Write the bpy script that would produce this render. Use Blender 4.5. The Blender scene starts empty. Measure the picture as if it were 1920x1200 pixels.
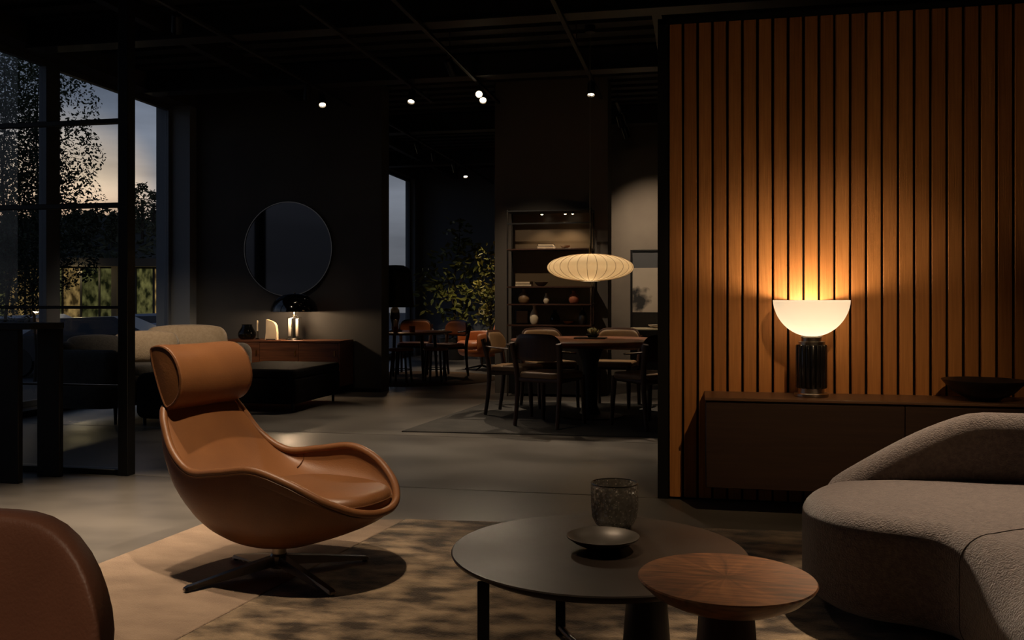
import bpy, bmesh, math, random
from mathutils import Vector, Matrix
random.seed(7)
S = bpy.context.scene
C = bpy.context.scene.collection
PI = math.pi

# ------------------------------------------------------------------ camera
FPX, EYE = 1700.0, 1.10
YAW = math.atan(350.0 / FPX)
cam_d = bpy.data.cameras.new('camera')
cam = bpy.data.objects.new('camera', cam_d); C.objects.link(cam)
cam.location = (0, 0, EYE)
cam.rotation_euler = (PI / 2, 0, YAW)
cam_d.sensor_width = 36.0
cam_d.lens = FPX / 1920.0 * 36.0
cam_d.shift_y = -(600 - 563) / 1920.0
cam_d.clip_end = 400
S.camera = cam
S.view_settings.view_transform = 'Standard'
S.view_settings.look = 'None'
S.view_settings.exposure = 0.0
S.view_settings.gamma = 1.0
S.view_settings.use_curve_mapping = False
S.render.film_transparent = False
try:
    S.cycles.use_denoising = True
    S.cycles.caustics_reflective = False
    S.cycles.caustics_refractive = False
    S.cycles.sample_clamp_indirect = 2.5
    S.cycles.max_bounces = 10
    S.cycles.transparent_max_bounces = 16
except Exception:
    pass

# ------------------------------------------------------------------ world: dusk sky
def lin(c):
    return tuple((x / 12.92 if x <= .04045 else ((x + .055) / 1.055) ** 2.4) for x in [v / 255.0 for v in c])
W = bpy.data.worlds.new('dusk_sky'); S.world = W
W.use_nodes = True
nt = W.node_tree; nt.nodes.clear()
def N(t, **k):
    n = nt.nodes.new(t)
    for a, b in k.items(): setattr(n, a, b)
    return n
L = lambda a, b: nt.links.new(a, b)
tc = N('ShaderNodeTexCoord')
sep = N('ShaderNodeSeparateXYZ'); L(tc.outputs['Generated'], sep.inputs[0])
ramp = N('ShaderNodeValToRGB'); L(sep.outputs['Z'], ramp.inputs[0])
cr = ramp.color_ramp
cr.elements[0].position = 0.0; cr.elements[0].color = (.15, .15, .16, 1)
cr.elements[1].position = .75; cr.elements[1].color = (.055, .075, .12, 1)
e = cr.elements.new(.14); e.color = (.21, .225, .26, 1)
e = cr.elements.new(.26); e.color = (.125, .155, .215, 1)
e = cr.elements.new(.42); e.color = (.075, .098, .15, 1)
# clouds
mp = N('ShaderNodeMapping'); mp.inputs['Scale'].default_value = (2.2, 2.2, 13); L(tc.outputs['Generated'], mp.inputs[0])
nz = N('ShaderNodeTexNoise'); nz.inputs['Scale'].default_value = 1.6; nz.inputs['Detail'].default_value = 6; L(mp.outputs[0], nz.inputs[0])
cl = N('ShaderNodeMapRange'); cl.inputs[1].default_value = .38; cl.inputs[2].default_value = .68; cl.inputs[3].default_value = .78; cl.inputs[4].default_value = 1.35; L(nz.outputs['Fac'], cl.inputs[0])
mul = N('ShaderNodeVectorMath', operation='SCALE'); L(ramp.outputs[0], mul.inputs[0]); L(cl.outputs[0], mul.inputs['Scale'])
# sunset glow around the sun's azimuth
sd = Vector((-.615, .785, .10)).normalized()
dot = N('ShaderNodeVectorMath', operation='DOT_PRODUCT'); L(tc.outputs['Generated'], dot.inputs[0]); dot.inputs[1].default_value = sd
gr = N('ShaderNodeMapRange'); gr.interpolation_type = 'SMOOTHSTEP'
gr.inputs[1].default_value = .9945; gr.inputs[2].default_value = 1.0; gr.inputs[3].default_value = 0; gr.inputs[4].default_value = 1.0; L(dot.outputs['Value'], gr.inputs[0])
ge = N('ShaderNodeValToRGB'); L(sep.outputs['Z'], ge.inputs[0])
ge.color_ramp.elements[0].position = .04; ge.color_ramp.elements[0].color = (.95, .42, .14, 1)
ge.color_ramp.elements[1].position = .27; ge.color_ramp.elements[1].color = (.05, .05, .05, 1)
q = ge.color_ramp.elements.new(.12); q.color = (.85, .56, .27, 1)
q = ge.color_ramp.elements.new(.19); q.color = (.40, .32, .22, 1)
gm = N('ShaderNodeMath', operation='MULTIPLY'); L(gr.outputs[0], gm.inputs[0]); L(cl.outputs[0], gm.inputs[1])
gs = N('ShaderNodeVectorMath', operation='SCALE'); L(ge.outputs[0], gs.inputs[0]); L(gm.outputs[0], gs.inputs['Scale'])
add = N('ShaderNodeVectorMath', operation='ADD'); L(mul.outputs[0], add.inputs[0]); L(gs.outputs[0], add.inputs[1])
bg = N('ShaderNodeBackground'); bg.inputs['Strength'].default_value = 1.0; L(add.outputs[0], bg.inputs[0])
out = N('ShaderNodeOutputWorld'); L(bg.outputs[0], out.inputs[0])

WARM = (1.0, .79, .56)
WARM2 = (1.0, .62, .30)

# ------------------------------------------------------------------ materials
MATS = {}
def mat(name, col, rough=.6, metal=0, spec=.5, var=0, vscale=4, vstretch=(1, 1, 1), bump=0, bscale=40, bstretch=(1, 1, 1), col2=None,
        coat=0, sheen=0, detail=5, lo=.35, hi=.65, rvar=0, emit=None, estr=0):
    m = bpy.data.materials.new(name); m.use_nodes = True
    n = m.node_tree; b = n.nodes['Principled BSDF']
    b.inputs['Base Color'].default_value = (*lin(col), 1)
    b.inputs['Roughness'].default_value = rough
    b.inputs['Metallic'].default_value = metal
    b.inputs['Specular IOR Level'].default_value = spec
    b.inputs['Coat Weight'].default_value = coat
    b.inputs['Sheen Weight'].default_value = sheen
    if sheen: b.inputs['Sheen Roughness'].default_value = .45
    if emit:
        b.inputs['Emission Color'].default_value = (*emit, 1); b.inputs['Emission Strength'].default_value = estr
    if col2 or var or rvar or bump:
        t = n.nodes.new('ShaderNodeTexCoord')
    if col2:
        mpn = n.nodes.new('ShaderNodeMapping'); mpn.inputs['Scale'].default_value = vstretch
        n.links.new(t.outputs['Object'], mpn.inputs[0])
        z = n.nodes.new('ShaderNodeTexNoise'); z.inputs['Scale'].default_value = vscale; z.inputs['Detail'].default_value = detail
        n.links.new(mpn.outputs[0], z.inputs[0])
        r = n.nodes.new('ShaderNodeValToRGB')
        r.color_ramp.elements[0].position = lo; r.color_ramp.elements[0].color = (*lin(col), 1)
        r.color_ramp.elements[1].position = hi; r.color_ramp.elements[1].color = (*lin(col2), 1)
        n.links.new(z.outputs['Fac'], r.inputs[0]); n.links.new(r.outputs[0], b.inputs['Base Color'])
        if rvar:
            mr = n.nodes.new('ShaderNodeMapRange'); mr.inputs[3].default_value = rough - rvar; mr.inputs[4].default_value = rough + rvar
            mr.inputs[1].default_value = .3; mr.inputs[2].default_value = .7
            n.links.new(z.outputs['Fac'], mr.inputs[0]); n.links.new(mr.outputs[0], b.inputs['Roughness'])
    if bump:
        mp2 = n.nodes.new('ShaderNodeMapping'); mp2.inputs['Scale'].default_value = bstretch
        n.links.new(t.outputs['Object'], mp2.inputs[0])
        z2 = n.nodes.new('ShaderNodeTexNoise'); z2.inputs['Scale'].default_value = bscale; z2.inputs['Detail'].default_value = 4
        n.links.new(mp2.outputs[0], z2.inputs[0])
        bp = n.nodes.new('ShaderNodeBump'); bp.inputs['Strength'].default_value = bump; bp.inputs['Distance'].default_value = .01
        n.links.new(z2.outputs['Fac'], bp.inputs['Height']); n.links.new(bp.outputs[0], b.inputs['Normal'])
    MATS[name] = m
    return m
def emis(name, col, s):
    m = bpy.data.materials.new(name); m.use_nodes = True
    n = m.node_tree; n.nodes.clear()
    e = n.nodes.new('ShaderNodeEmission'); e.inputs[0].default_value = (*col, 1); e.inputs[1].default_value = s
    o = n.nodes.new('ShaderNodeOutputMaterial'); n.links.new(e.outputs[0], o.inputs[0]); return m
def thin_glass(name, tint=(1, 1, 1), ior=1.5, rough=.0, op=0.0, opcol=(.02, .02, .02)):
    m = bpy.data.materials.new(name); m.use_nodes = True
    n = m.node_tree; n.nodes.clear()
    tr = n.nodes.new('ShaderNodeBsdfTransparent'); tr.inputs[0].default_value = (*tint, 1)
    gl = n.nodes.new('ShaderNodeBsdfGlossy'); gl.inputs['Roughness'].default_value = rough
    fr = n.nodes.new('ShaderNodeFresnel'); fr.inputs[0].default_value = ior
    mx = n.nodes.new('ShaderNodeMixShader'); o = n.nodes.new('ShaderNodeOutputMaterial')
    ge = n.nodes.new('ShaderNodeNewGeometry'); fm = n.nodes.new('ShaderNodeMath'); fm.operation = 'SUBTRACT'; fm.use_clamp = True
    n.links.new(fr.outputs[0], fm.inputs[0]); n.links.new(ge.outputs['Backfacing'], fm.inputs[1])   # reflect once, at the outer face
    n.links.new(fm.outputs[0], mx.inputs[0]); n.links.new(tr.outputs[0], mx.inputs[1]); n.links.new(gl.outputs[0], mx.inputs[2])
    last = mx
    if op:
        df = n.nodes.new('ShaderNodeBsdfDiffuse'); df.inputs[0].default_value = (*opcol, 1)
        m2 = n.nodes.new('ShaderNodeMixShader'); m2.inputs[0].default_value = op
        n.links.new(mx.outputs[0], m2.inputs[1]); n.links.new(df.outputs[0], m2.inputs[2]); last = m2
    n.links.new(last.outputs[0], o.inputs[0]); return m
def translucent(name, col, t=.5, extra=None):
    m = bpy.data.materials.new(name); m.use_nodes = True
    n = m.node_tree; n.nodes.clear()
    a = n.nodes.new('ShaderNodeBsdfTranslucent'); a.inputs[0].default_value = (*col, 1)
    d = n.nodes.new('ShaderNodeBsdfDiffuse'); d.inputs[0].default_value = (*col, 1)
    mx = n.nodes.new('ShaderNodeMixShader'); mx.inputs[0].default_value = t
    n.links.new(d.outputs[0], mx.inputs[1]); n.links.new(a.outputs[0], mx.inputs[2])
    o = n.nodes.new('ShaderNodeOutputMaterial'); n.links.new(mx.outputs[0], o.inputs[0]); return m

M_concrete = mat('concrete', (104, 98, 92), .34, col2=(128, 121, 113), vscale=1.1, vstretch=(1, 1.6, 1), rvar=.07, bump=.05, bscale=6)
M_concrete2 = mat('concrete_dark', (86, 81, 76), .36, col2=(112, 105, 98), vscale=1.3, vstretch=(1, 1.8, 1), rvar=.07, bump=.05, bscale=6)
M_joint = mat('joint', (30, 28, 27), .8)
M_wall = mat('wall_plaster', (66, 63, 61), .85, col2=(74, 71, 68), vscale=2, bump=.08, bscale=60)
M_wallw = mat('wall_plaster_warm', (112, 101, 90), .85, col2=(122, 111, 99), vscale=2, bump=.08, bscale=60)
M_ceil = mat('ceiling_black', (30, 30, 31), .75, col2=(42, 41, 40), vscale=3)
M_beam = mat('beam_black', (42, 41, 41), .5)
M_black = mat('black_steel', (16, 15, 15), .42, spec=.4)
M_black2 = mat('black_stained_wood', (20, 17, 15), .5, spec=.35, col2=(26, 22, 19), vscale=3, vstretch=(12, 12, 1))
M_slat = mat('oak_slat', (172, 112, 58), .5, spec=.35, col2=(196, 132, 72), vscale=5, vstretch=(22, 22, .7), bump=.12, bscale=14, bstretch=(14, 14, .4), lo=.3, hi=.72)
M_slatB = mat('oak_slat_b', (158, 102, 52), .5, spec=.35, col2=(184, 122, 66), vscale=5, vstretch=(24, 24, .6), bump=.12, bscale=14, bstretch=(14, 14, .4), lo=.3, hi=.72)
M_slatC = mat('oak_slat_c', (182, 120, 64), .5, spec=.35, col2=(206, 140, 78), vscale=5, vstretch=(20, 20, .8), bump=.12, bscale=14, bstretch=(14, 14, .4), lo=.3, hi=.72)
M_felt = mat('black_felt', (9, 8, 8), .95, spec=.1)
M_leather = mat('cognac_leather', (116, 74, 43), .42, spec=.5, col2=(128, 83, 48), vscale=5, bump=.09, bscale=170)
M_leather_s = mat('cognac_piping', (98, 61, 34), .45)
M_brown = mat('brown_leather', (112, 72, 55), .5, spec=.4, col2=(124, 81, 62), vscale=6, bump=.12, bscale=200)
M_tan = mat('tan_leather', (164, 94, 48), .5, col2=(178, 104, 54), vscale=6, bump=.08, bscale=90)
M_taupe = mat('taupe_leather', (120, 92, 62), .5, col2=(134, 104, 70), vscale=6)
M_orange = mat('orange_leather', (162, 92, 48), .42, col2=(176, 102, 55), vscale=5, bump=.08, bscale=60)
M_dleather = mat('black_leather', (20, 17, 16), .8, spec=.08, bump=.1, bscale=60)
M_steel = mat('polished_steel', (176, 166, 152), .28, 1)
M_steel_d = mat('dark_chrome', (128, 120, 112), .25, 1)
M_brass = mat('brass', (176, 134, 76), .3, 1)
M_ctop = mat('dark_bronze_top', (46, 33, 23), .40, spec=.25, col2=(55, 41, 29), vscale=3, rvar=.06, bump=.03, bscale=12)
M_rug = mat('mottled_rug', (66, 54, 43), .95, spec=.1, col2=(168, 143, 114), vscale=6.5, vstretch=(1, 1.7, 1), bump=.9, bscale=140, lo=.38, hi=.66, sheen=.25, detail=8)
M_rugl = mat('sand_rug', (142, 120, 102), .95, spec=.1, col2=(162, 138, 117), vscale=5, vstretch=(1, 2, 1), bump=.6, bscale=160, sheen=.2)
M_rugd = mat('grey_rug', (78, 76, 74), .95, spec=.1, col2=(88, 85, 82), vscale=4, bump=.5, bscale=120)
M_rugr = mat('jute_rug', (86, 66, 48), .95, spec=.1, col2=(98, 76, 56), vscale=4, bump=.5, bscale=120)
M_boucle = mat('charcoal_boucle', (98, 85, 80), .95, spec=.15, col2=(118, 103, 96), vscale=60, bump=.8, bscale=170, sheen=.5)
M_seam = mat('charcoal_seam', (80, 69, 62), .95)
M_gsofa = mat('grey_wool', (72, 69, 66), .95, spec=.1, col2=(82, 78, 74), vscale=40, bump=.5, bscale=90, sheen=.2)
M_beige = mat('beige_wool', (158, 138, 114), .95, spec=.1, col2=(170, 150, 126), vscale=40, bump=.5, bscale=90, sheen=.2)
M_dpillow = mat('charcoal_pillow', (36, 35, 36), .95, sheen=.2)
M_cab = mat('dark_cabinet', (54, 37, 29), .55, spec=.35, col2=(62, 43, 33), vscale=3, vstretch=(1, 20, 20))
M_cabtop = mat('cabinet_top_dark', (98, 70, 50), .4, spec=.45, col2=(108, 78, 56), vscale=3, vstretch=(1, 20, 20))
M_walnut = mat('walnut', (88, 50, 30), .42, spec=.45, col2=(120, 72, 44), vscale=3, vstretch=(1, 14, 14), bump=.06, bscale=10, bstretch=(1, 12, 12))
M_walnutd = mat('walnut_dark', (56, 34, 24), .4, spec=.45, col2=(70, 43, 29), vscale=4, vstretch=(12, 12, 1.2))
M_ceramic = mat('black_ceramic', (34, 30, 27), .28)
M_dish = mat('pewter_dish', (92, 83, 73), .36, metal=.35, col2=(112, 101, 89), vscale=9)
M_white = mat('white_ceramic', (225, 214, 198), .5)
M_cream = mat('cream_stone', (226, 208, 178), .55, col2=(206, 184, 150), vscale=4)
M_terra = mat('terracotta', (156, 88, 58), .7)
M_gloss = mat('gloss_black', (7, 7, 8), .09, spec=.7, coat=.6)
M_mirror = mat('mirror_dark', (62, 62, 66), .045, 1)
M_pot = mat('dark_pot', (30, 28, 27), .6)
M_bark = mat('bark', (54, 42, 32), .9, bump=.5, bscale=30)
M_leafA = mat('leaf_green', (70, 82, 34), .55, col2=(118, 116, 44), vscale=3)
M_leafB = mat('leaf_yellow', (132, 116, 40), .55, col2=(92, 96, 36), vscale=3)
M_leafO = mat('leaf_outdoor', (44, 58, 34), .6, col2=(84, 88, 52), vscale=2)
M_hill = mat('hill_ground', (46, 44, 36), .95, col2=(60, 56, 44), vscale=.3)
M_bush = mat('bush_leaf', (58, 62, 42), .8, col2=(92, 86, 58), vscale=.6)
M_asph = mat('asphalt', (60, 60, 62), .85, col2=(70, 70, 72), vscale=.5)
M_ext = mat('pavilion_wall', (84, 76, 64), .85)
M_roofx = mat('pavilion_roof', (58, 54, 50), .8)
def lit(name, c1, c2, st):
    m = emis(name, c1, st); n = m.node_tree; e = [x for x in n.nodes if x.type == 'EMISSION'][0]
    t = n.nodes.new('ShaderNodeTexCoord'); mp = n.nodes.new('ShaderNodeMapping'); mp.inputs['Scale'].default_value = (4, 1, 2.2)
    z = n.nodes.new('ShaderNodeTexNoise'); z.inputs['Scale'].default_value = 1.5; z.inputs['Detail'].default_value = 6
    oi = n.nodes.new('ShaderNodeObjectInfo'); ad = n.nodes.new('ShaderNodeVectorMath')
    n.links.new(t.outputs['Object'], ad.inputs[0]); n.links.new(oi.outputs['Location'], ad.inputs[1]); n.links.new(ad.outputs[0], mp.inputs[0]); n.links.new(mp.outputs[0], z.inputs[0])
    r = n.nodes.new('ShaderNodeValToRGB'); r.color_ramp.elements[0].position = .38; r.color_ramp.elements[0].color = (*c2, 1); r.color_ramp.elements[1].position = .68; r.color_ramp.elements[1].color = (*c1, 1)
    n.links.new(z.outputs['Fac'], r.inputs[0]); n.links.new(r.outputs[0], e.inputs[0]); return m
M_lit = lit('lit_window', (1.0, .62, .2), (.10, .06, .02), .42)
M_lit2 = lit('lit_window_dim', (.55, .50, .16), (.03, .035, .012), .26)
M_frame = mat('window_frame', (96, 100, 108), .45, metal=.2)
M_reveal = mat('window_reveal', (120, 124, 130), .7)
M_glass = thin_glass('window_glass', (.93, .95, .97))
M_pglass = thin_glass('partition_glass', (.86, .87, .88), 1.5)
M_clear = thin_glass('clear_thin_glass', (.97, .96, .94))
M_smoke = thin_glass('smoked_glass', (.42, .40, .36), 1.5)
M_bmirror = mat('bronze_mirror', (84, 68, 48), .32, 0, spec=.6)
M_lens = emis('lamp_lens', (1, .78, .5), 9)
M_lens2 = emis('lamp_lens_dim', (1, .74, .46), 2.5)
M_opal = translucent('opal_glass', (.84, .83, .82), .145)
M_shade = translucent('pendant_polymer', (.88, .76, .55), .5)
M_wire = translucent('pendant_wire', (.62, .50, .34), .5)
M_chromeglass = mat('clear_glass', (255, 250, 240), .02)
M_chromeglass.node_tree.nodes['Principled BSDF'].inputs['Transmission Weight'].default_value = 1.0
M_vessel = bpy.data.materials.new('hammered_smoke_glass'); M_vessel.use_nodes = True
def _vessel():
    n = M_vessel.node_tree; b = n.nodes['Principled BSDF']
    t = n.nodes.new('ShaderNodeTexCoord'); v = n.nodes.new('ShaderNodeTexVoronoi'); v.inputs['Scale'].default_value = 85
    n.links.new(t.outputs['Object'], v.inputs[0])
    bp = n.nodes.new('ShaderNodeBump'); bp.inputs['Strength'].default_value = 1.0; bp.inputs['Distance'].default_value = .012
    n.links.new(v.outputs['Distance'], bp.inputs['Height']); n.links.new(bp.outputs[0], b.inputs['Normal'])
    v2 = n.nodes.new('ShaderNodeTexVoronoi'); v2.inputs['Scale'].default_value = 150; n.links.new(t.outputs['Object'], v2.inputs[0])
    cs = n.nodes.new('ShaderNodeSeparateColor'); n.links.new(v2.outputs['Color'], cs.inputs[0])
    g1 = n.nodes.new('ShaderNodeMath'); g1.operation = 'GREATER_THAN'; g1.inputs[1].default_value = .62; n.links.new(cs.outputs[0], g1.inputs[0])
    l1 = n.nodes.new('ShaderNodeMath'); l1.operation = 'LESS_THAN'; l1.inputs[1].default_value = .33; n.links.new(v2.outputs['Distance'], l1.inputs[0])
    mk = n.nodes.new('ShaderNodeMath'); mk.operation = 'MULTIPLY'; n.links.new(g1.outputs[0], mk.inputs[0]); n.links.new(l1.outputs[0], mk.inputs[1])
    mx = n.nodes.new('ShaderNodeMix'); mx.data_type = 'RGBA'; n.links.new(mk.outputs[0], mx.inputs[0]); mx.inputs[6].default_value = (*lin((150, 138, 124)), 1); mx.inputs[7].default_value = (*lin((235, 222, 200)), 1)
    n.links.new(mx.outputs[2], b.inputs['Base Color'])
    tr = n.nodes.new('ShaderNodeMapRange'); tr.inputs[3].default_value = .42; tr.inputs[4].default_value = .1; n.links.new(mk.outputs[0], tr.inputs[0]); n.links.new(tr.outputs[0], b.inputs['Transmission Weight'])
    b.inputs['Roughness'].default_value = .14; b.inputs['Specular IOR Level'].default_value = .9
    tl = n.nodes.new('ShaderNodeBsdfTranslucent'); tl.inputs[0].default_value = (.9, .84, .74, 1)
    fm = n.nodes.new('ShaderNodeMapRange'); fm.inputs[3].default_value = .16; fm.inputs[4].default_value = .85; n.links.new(mk.outputs[0], fm.inputs[0])
    ms = n.nodes.new('ShaderNodeMixShader'); n.links.new(fm.outputs[0], ms.inputs[0]); n.links.new(b.outputs[0], ms.inputs[1]); n.links.new(tl.outputs[0], ms.inputs[2])
    n.links.new(ms.outputs[0], n.nodes['Material Output'].inputs[0])
_vessel()
def burst_wood():
    m = bpy.data.materials.new('walnut_burst'); m.use_nodes = True
    n = m.node_tree; b = n.nodes['Principled BSDF']; b.inputs['Roughness'].default_value = .36; b.inputs['Specular IOR Level'].default_value = .5; b.inputs['Coat Weight'].default_value = .25; b.inputs['Coat Roughness'].default_value = .2
    t = n.nodes.new('ShaderNodeTexCoord'); s = n.nodes.new('ShaderNodeSeparateXYZ'); n.links.new(t.outputs['Object'], s.inputs[0])
    # crotch-figured veneer: grain sweeps out of the heart in long arcs
    at = n.nodes.new('ShaderNodeMath'); at.operation = 'ARCTAN2'; n.links.new(s.outputs['Y'], at.inputs[0]); n.links.new(s.outputs['X'], at.inputs[1])
    ln = n.nodes.new('ShaderNodeVectorMath'); ln.operation = 'LENGTH'; n.links.new(t.outputs['Object'], ln.inputs[0])
    sn = n.nodes.new('ShaderNodeMath'); sn.operation = 'SINE'; n.links.new(at.outputs[0], sn.inputs[0])
    cs = n.nodes.new('ShaderNodeMath'); cs.operation = 'COSINE'; n.links.new(at.outputs[0], cs.inputs[0])
    cb = n.nodes.new('ShaderNodeCombineXYZ')
    for o_, i_ in ((sn, 'X'), (cs, 'Y')):
        mm = n.nodes.new('ShaderNodeMath'); mm.operation = 'MULTIPLY'; mm.inputs[1].default_value = .75; n.links.new(o_.outputs[0], mm.inputs[0]); n.links.new(mm.outputs[0], cb.inputs[i_])
    lm = n.nodes.new('ShaderNodeMath'); lm.operation = 'MULTIPLY'; lm.inputs[1].default_value = 5; n.links.new(ln.outputs['Value'], lm.inputs[0]); n.links.new(lm.outputs[0], cb.inputs['Z'])
    z = n.nodes.new('ShaderNodeTexNoise'); z.inputs['Scale'].default_value = 2.6; z.inputs['Detail'].default_value = 8; z.inputs['Distortion'].default_value = 1.6
    n.links.new(cb.outputs[0], z.inputs[0])
    z3 = n.nodes.new('ShaderNodeTexNoise'); z3.inputs['Scale'].default_value = 9; z3.inputs['Detail'].default_value = 6
    mp = n.nodes.new('ShaderNodeMapping'); mp.inputs['Scale'].default_value = (1.2, 9, 1); n.links.new(t.outputs['Object'], mp.inputs[0]); n.links.new(mp.outputs[0], z3.inputs[0])
    av = n.nodes.new('ShaderNodeMath'); av.operation = 'ADD'; n.links.new(z.outputs['Fac'], av.inputs[0]); n.links.new(z3.outputs['Fac'], av.inputs[1])
    hf = n.nodes.new('ShaderNodeMath'); hf.operation = 'MULTIPLY'; hf.inputs[1].default_value = .5; n.links.new(av.outputs[0], hf.inputs[0])
    r = n.nodes.new('ShaderNodeValToRGB'); n.links.new(hf.outputs[0], r.inputs[0])
    r.color_ramp.elements[0].position = .34; r.color_ramp.elements[0].color = (*lin((58, 33, 19)), 1)
    r.color_ramp.elements[1].position = .66; r.color_ramp.elements[1].color = (*lin((172, 114, 70)), 1)
    q = r.color_ramp.elements.new(.48); q.color = (*lin((122, 76, 44)), 1)
    hr = n.nodes.new('ShaderNodeMapRange'); hr.interpolation_type = 'SMOOTHSTEP'; hr.inputs[1].default_value = .0; hr.inputs[2].default_value = .05; hr.inputs[3].default_value = .45; hr.inputs[4].default_value = 1
    pl = n.nodes.new('ShaderNodeVectorMath'); pl.operation = 'MULTIPLY'; pl.inputs[1].default_value = (.6, 1, 0); n.links.new(t.outputs['Object'], pl.inputs[0])
    l2 = n.nodes.new('ShaderNodeVectorMath'); l2.operation = 'LENGTH'; n.links.new(pl.outputs[0], l2.inputs[0]); n.links.new(l2.outputs['Value'], hr.inputs[0])
    sc = n.nodes.new('ShaderNodeVectorMath'); sc.operation = 'SCALE'; n.links.new(r.outputs[0], sc.inputs[0]); n.links.new(hr.outputs[0], sc.inputs['Scale'])
    n.links.new(sc.outputs[0], b.inputs['Base Color'])
    return m
M_burst = burst_wood()
def art_mat():
    m = bpy.data.materials.new('abstract_print'); m.use_nodes = True
    n = m.node_tree; b = n.nodes['Principled BSDF']; b.inputs['Roughness'].default_value = .8
    t = n.nodes.new('ShaderNodeTexCoord'); s = n.nodes.new('ShaderNodeSeparateXYZ'); n.links.new(t.outputs['Object'], s.inputs[0])
    z = n.nodes.new('ShaderNodeTexNoise'); z.inputs['Scale'].default_value = 5; z.inputs['Detail'].default_value = 7; n.links.new(t.outputs['Object'], z.inputs[0])
    sub = n.nodes.new('ShaderNodeVectorMath'); sub.operation = 'SUBTRACT'; n.links.new(t.outputs['Object'], sub.inputs[0]); sub.inputs[1].default_value = (.09, 0, .17)
    sc = n.nodes.new('ShaderNodeVectorMath'); sc.operation = 'MULTIPLY'; n.links.new(sub.outputs[0], sc.inputs[0]); sc.inputs[1].default_value = (1, 0, .8)
    ln = n.nodes.new('ShaderNodeVectorMath'); ln.operation = 'LENGTH'; n.links.new(sc.outputs[0], ln.inputs[0])
    ad = n.nodes.new('ShaderNodeMath'); ad.operation = 'MULTIPLY_ADD'; n.links.new(z.outputs['Fac'], ad.inputs[0]); ad.inputs[1].default_value = .42; n.links.new(ln.outputs['Value'], ad.inputs[2])
    r = n.nodes.new('ShaderNodeValToRGB'); n.links.new(ad.outputs[0], r.inputs[0])
    r.color_ramp.elements[0].position = .28; r.color_ramp.elements[0].color = (*lin((40, 38, 38)), 1)
    r.color_ramp.elements[1].position = .36; r.color_ramp.elements[1].color = (*lin((168, 154, 138)), 1)
    q = r.color_ramp.elements.new(.9); q.color = (*lin((150, 138, 124)), 1)
    gt = n.nodes.new('ShaderNodeMath'); gt.operation = 'GREATER_THAN'; gt.inputs[1].default_value = .615; n.links.new(s.outputs['Z'], gt.inputs[0])
    mx = n.nodes.new('ShaderNodeMix'); mx.data_type = 'RGBA'; n.links.new(gt.outputs[0], mx.inputs[0]); n.links.new(r.outputs[0], mx.inputs[6]); mx.inputs[7].default_value = (*lin((72, 72, 74)), 1)
    n.links.new(mx.outputs[2], b.inputs['Base Color'])
    return m
M_art = art_mat()

# ------------------------------------------------------------------ geometry helpers
def obj(name, verts, faces, m, parent=None, smooth=True, loc=(0, 0, 0), rot=(0, 0, 0)):
    me = bpy.data.meshes.new(name); me.from_pydata([tuple(v) for v in verts], [], faces); me.update()
    if smooth:
        for p in me.polygons: p.use_smooth = True
    me.materials.append(m)
    o = bpy.data.objects.new(name, me); C.objects.link(o)
    o.location = loc; o.rotation_euler = rot
    if parent: o.parent = parent
    return o
def fix(o):
    bm = bmesh.new(); bm.from_mesh(o.data); bmesh.ops.remove_doubles(bm, verts=bm.verts, dist=1e-5); bmesh.ops.recalc_face_normals(bm, faces=bm.faces); bm.to_mesh(o.data); bm.free(); return o
def sharp(o, deg=35):
    me = o.data
    try:
        me.set_sharp_from_angle(angle=math.radians(deg))
    except Exception:
        pass
    return o
def box(name, lo, hi, m, parent=None, bev=0, seg=2, rot=(0, 0, 0), origin=None):
    c = Vector([(a + b) / 2 for a, b in zip(lo, hi)]) if origin is None else Vector(origin)
    if parent is None and origin is None: c = Vector((0, 0, 0))   # setting: parts under it stay in room coordinates
    bm = bmesh.new()
    mtx = Matrix.Translation(Vector([(a + b) / 2 for a, b in zip(lo, hi)]) - c) @ Matrix.Diagonal((hi[0] - lo[0], hi[1] - lo[1], hi[2] - lo[2], 1))
    bmesh.ops.create_cube(bm, size=1, matrix=mtx)
    if bev: bmesh.ops.bevel(bm, geom=list(bm.edges), offset=bev, segments=seg, profile=.5, affect='EDGES')
    me = bpy.data.meshes.new(name); bm.to_mesh(me); bm.free()
    me.materials.append(m)
    o = bpy.data.objects.new(name, me); C.objects.link(o); o.location = c; o.rotation_euler = rot
    if bev:
        for p in me.polygons: p.use_smooth = True
        sharp(o, 40)
    if parent: o.parent = parent
    return o
def lathe(name, prof, m, parent=None, n=48, loc=(0, 0, 0), sx=1, sy=1, sh=35, wob=None):
    v, f = [], []
    k = len(prof)
    for i in range(n):
        a = 2 * PI * i / n
        w = wob(a) if wob else 1
        for r, z in prof: v.append((r * w * math.cos(a) * sx, r * w * math.sin(a) * sy, z))
    for i in range(n):
        j = (i + 1) % n
        for q in range(k - 1): f.append((i * k + q, j * k + q, j * k + q + 1, i * k + q + 1))
    o = obj(name, v, f, m, parent, True, loc); fix(o); sharp(o, sh); return o
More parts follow.
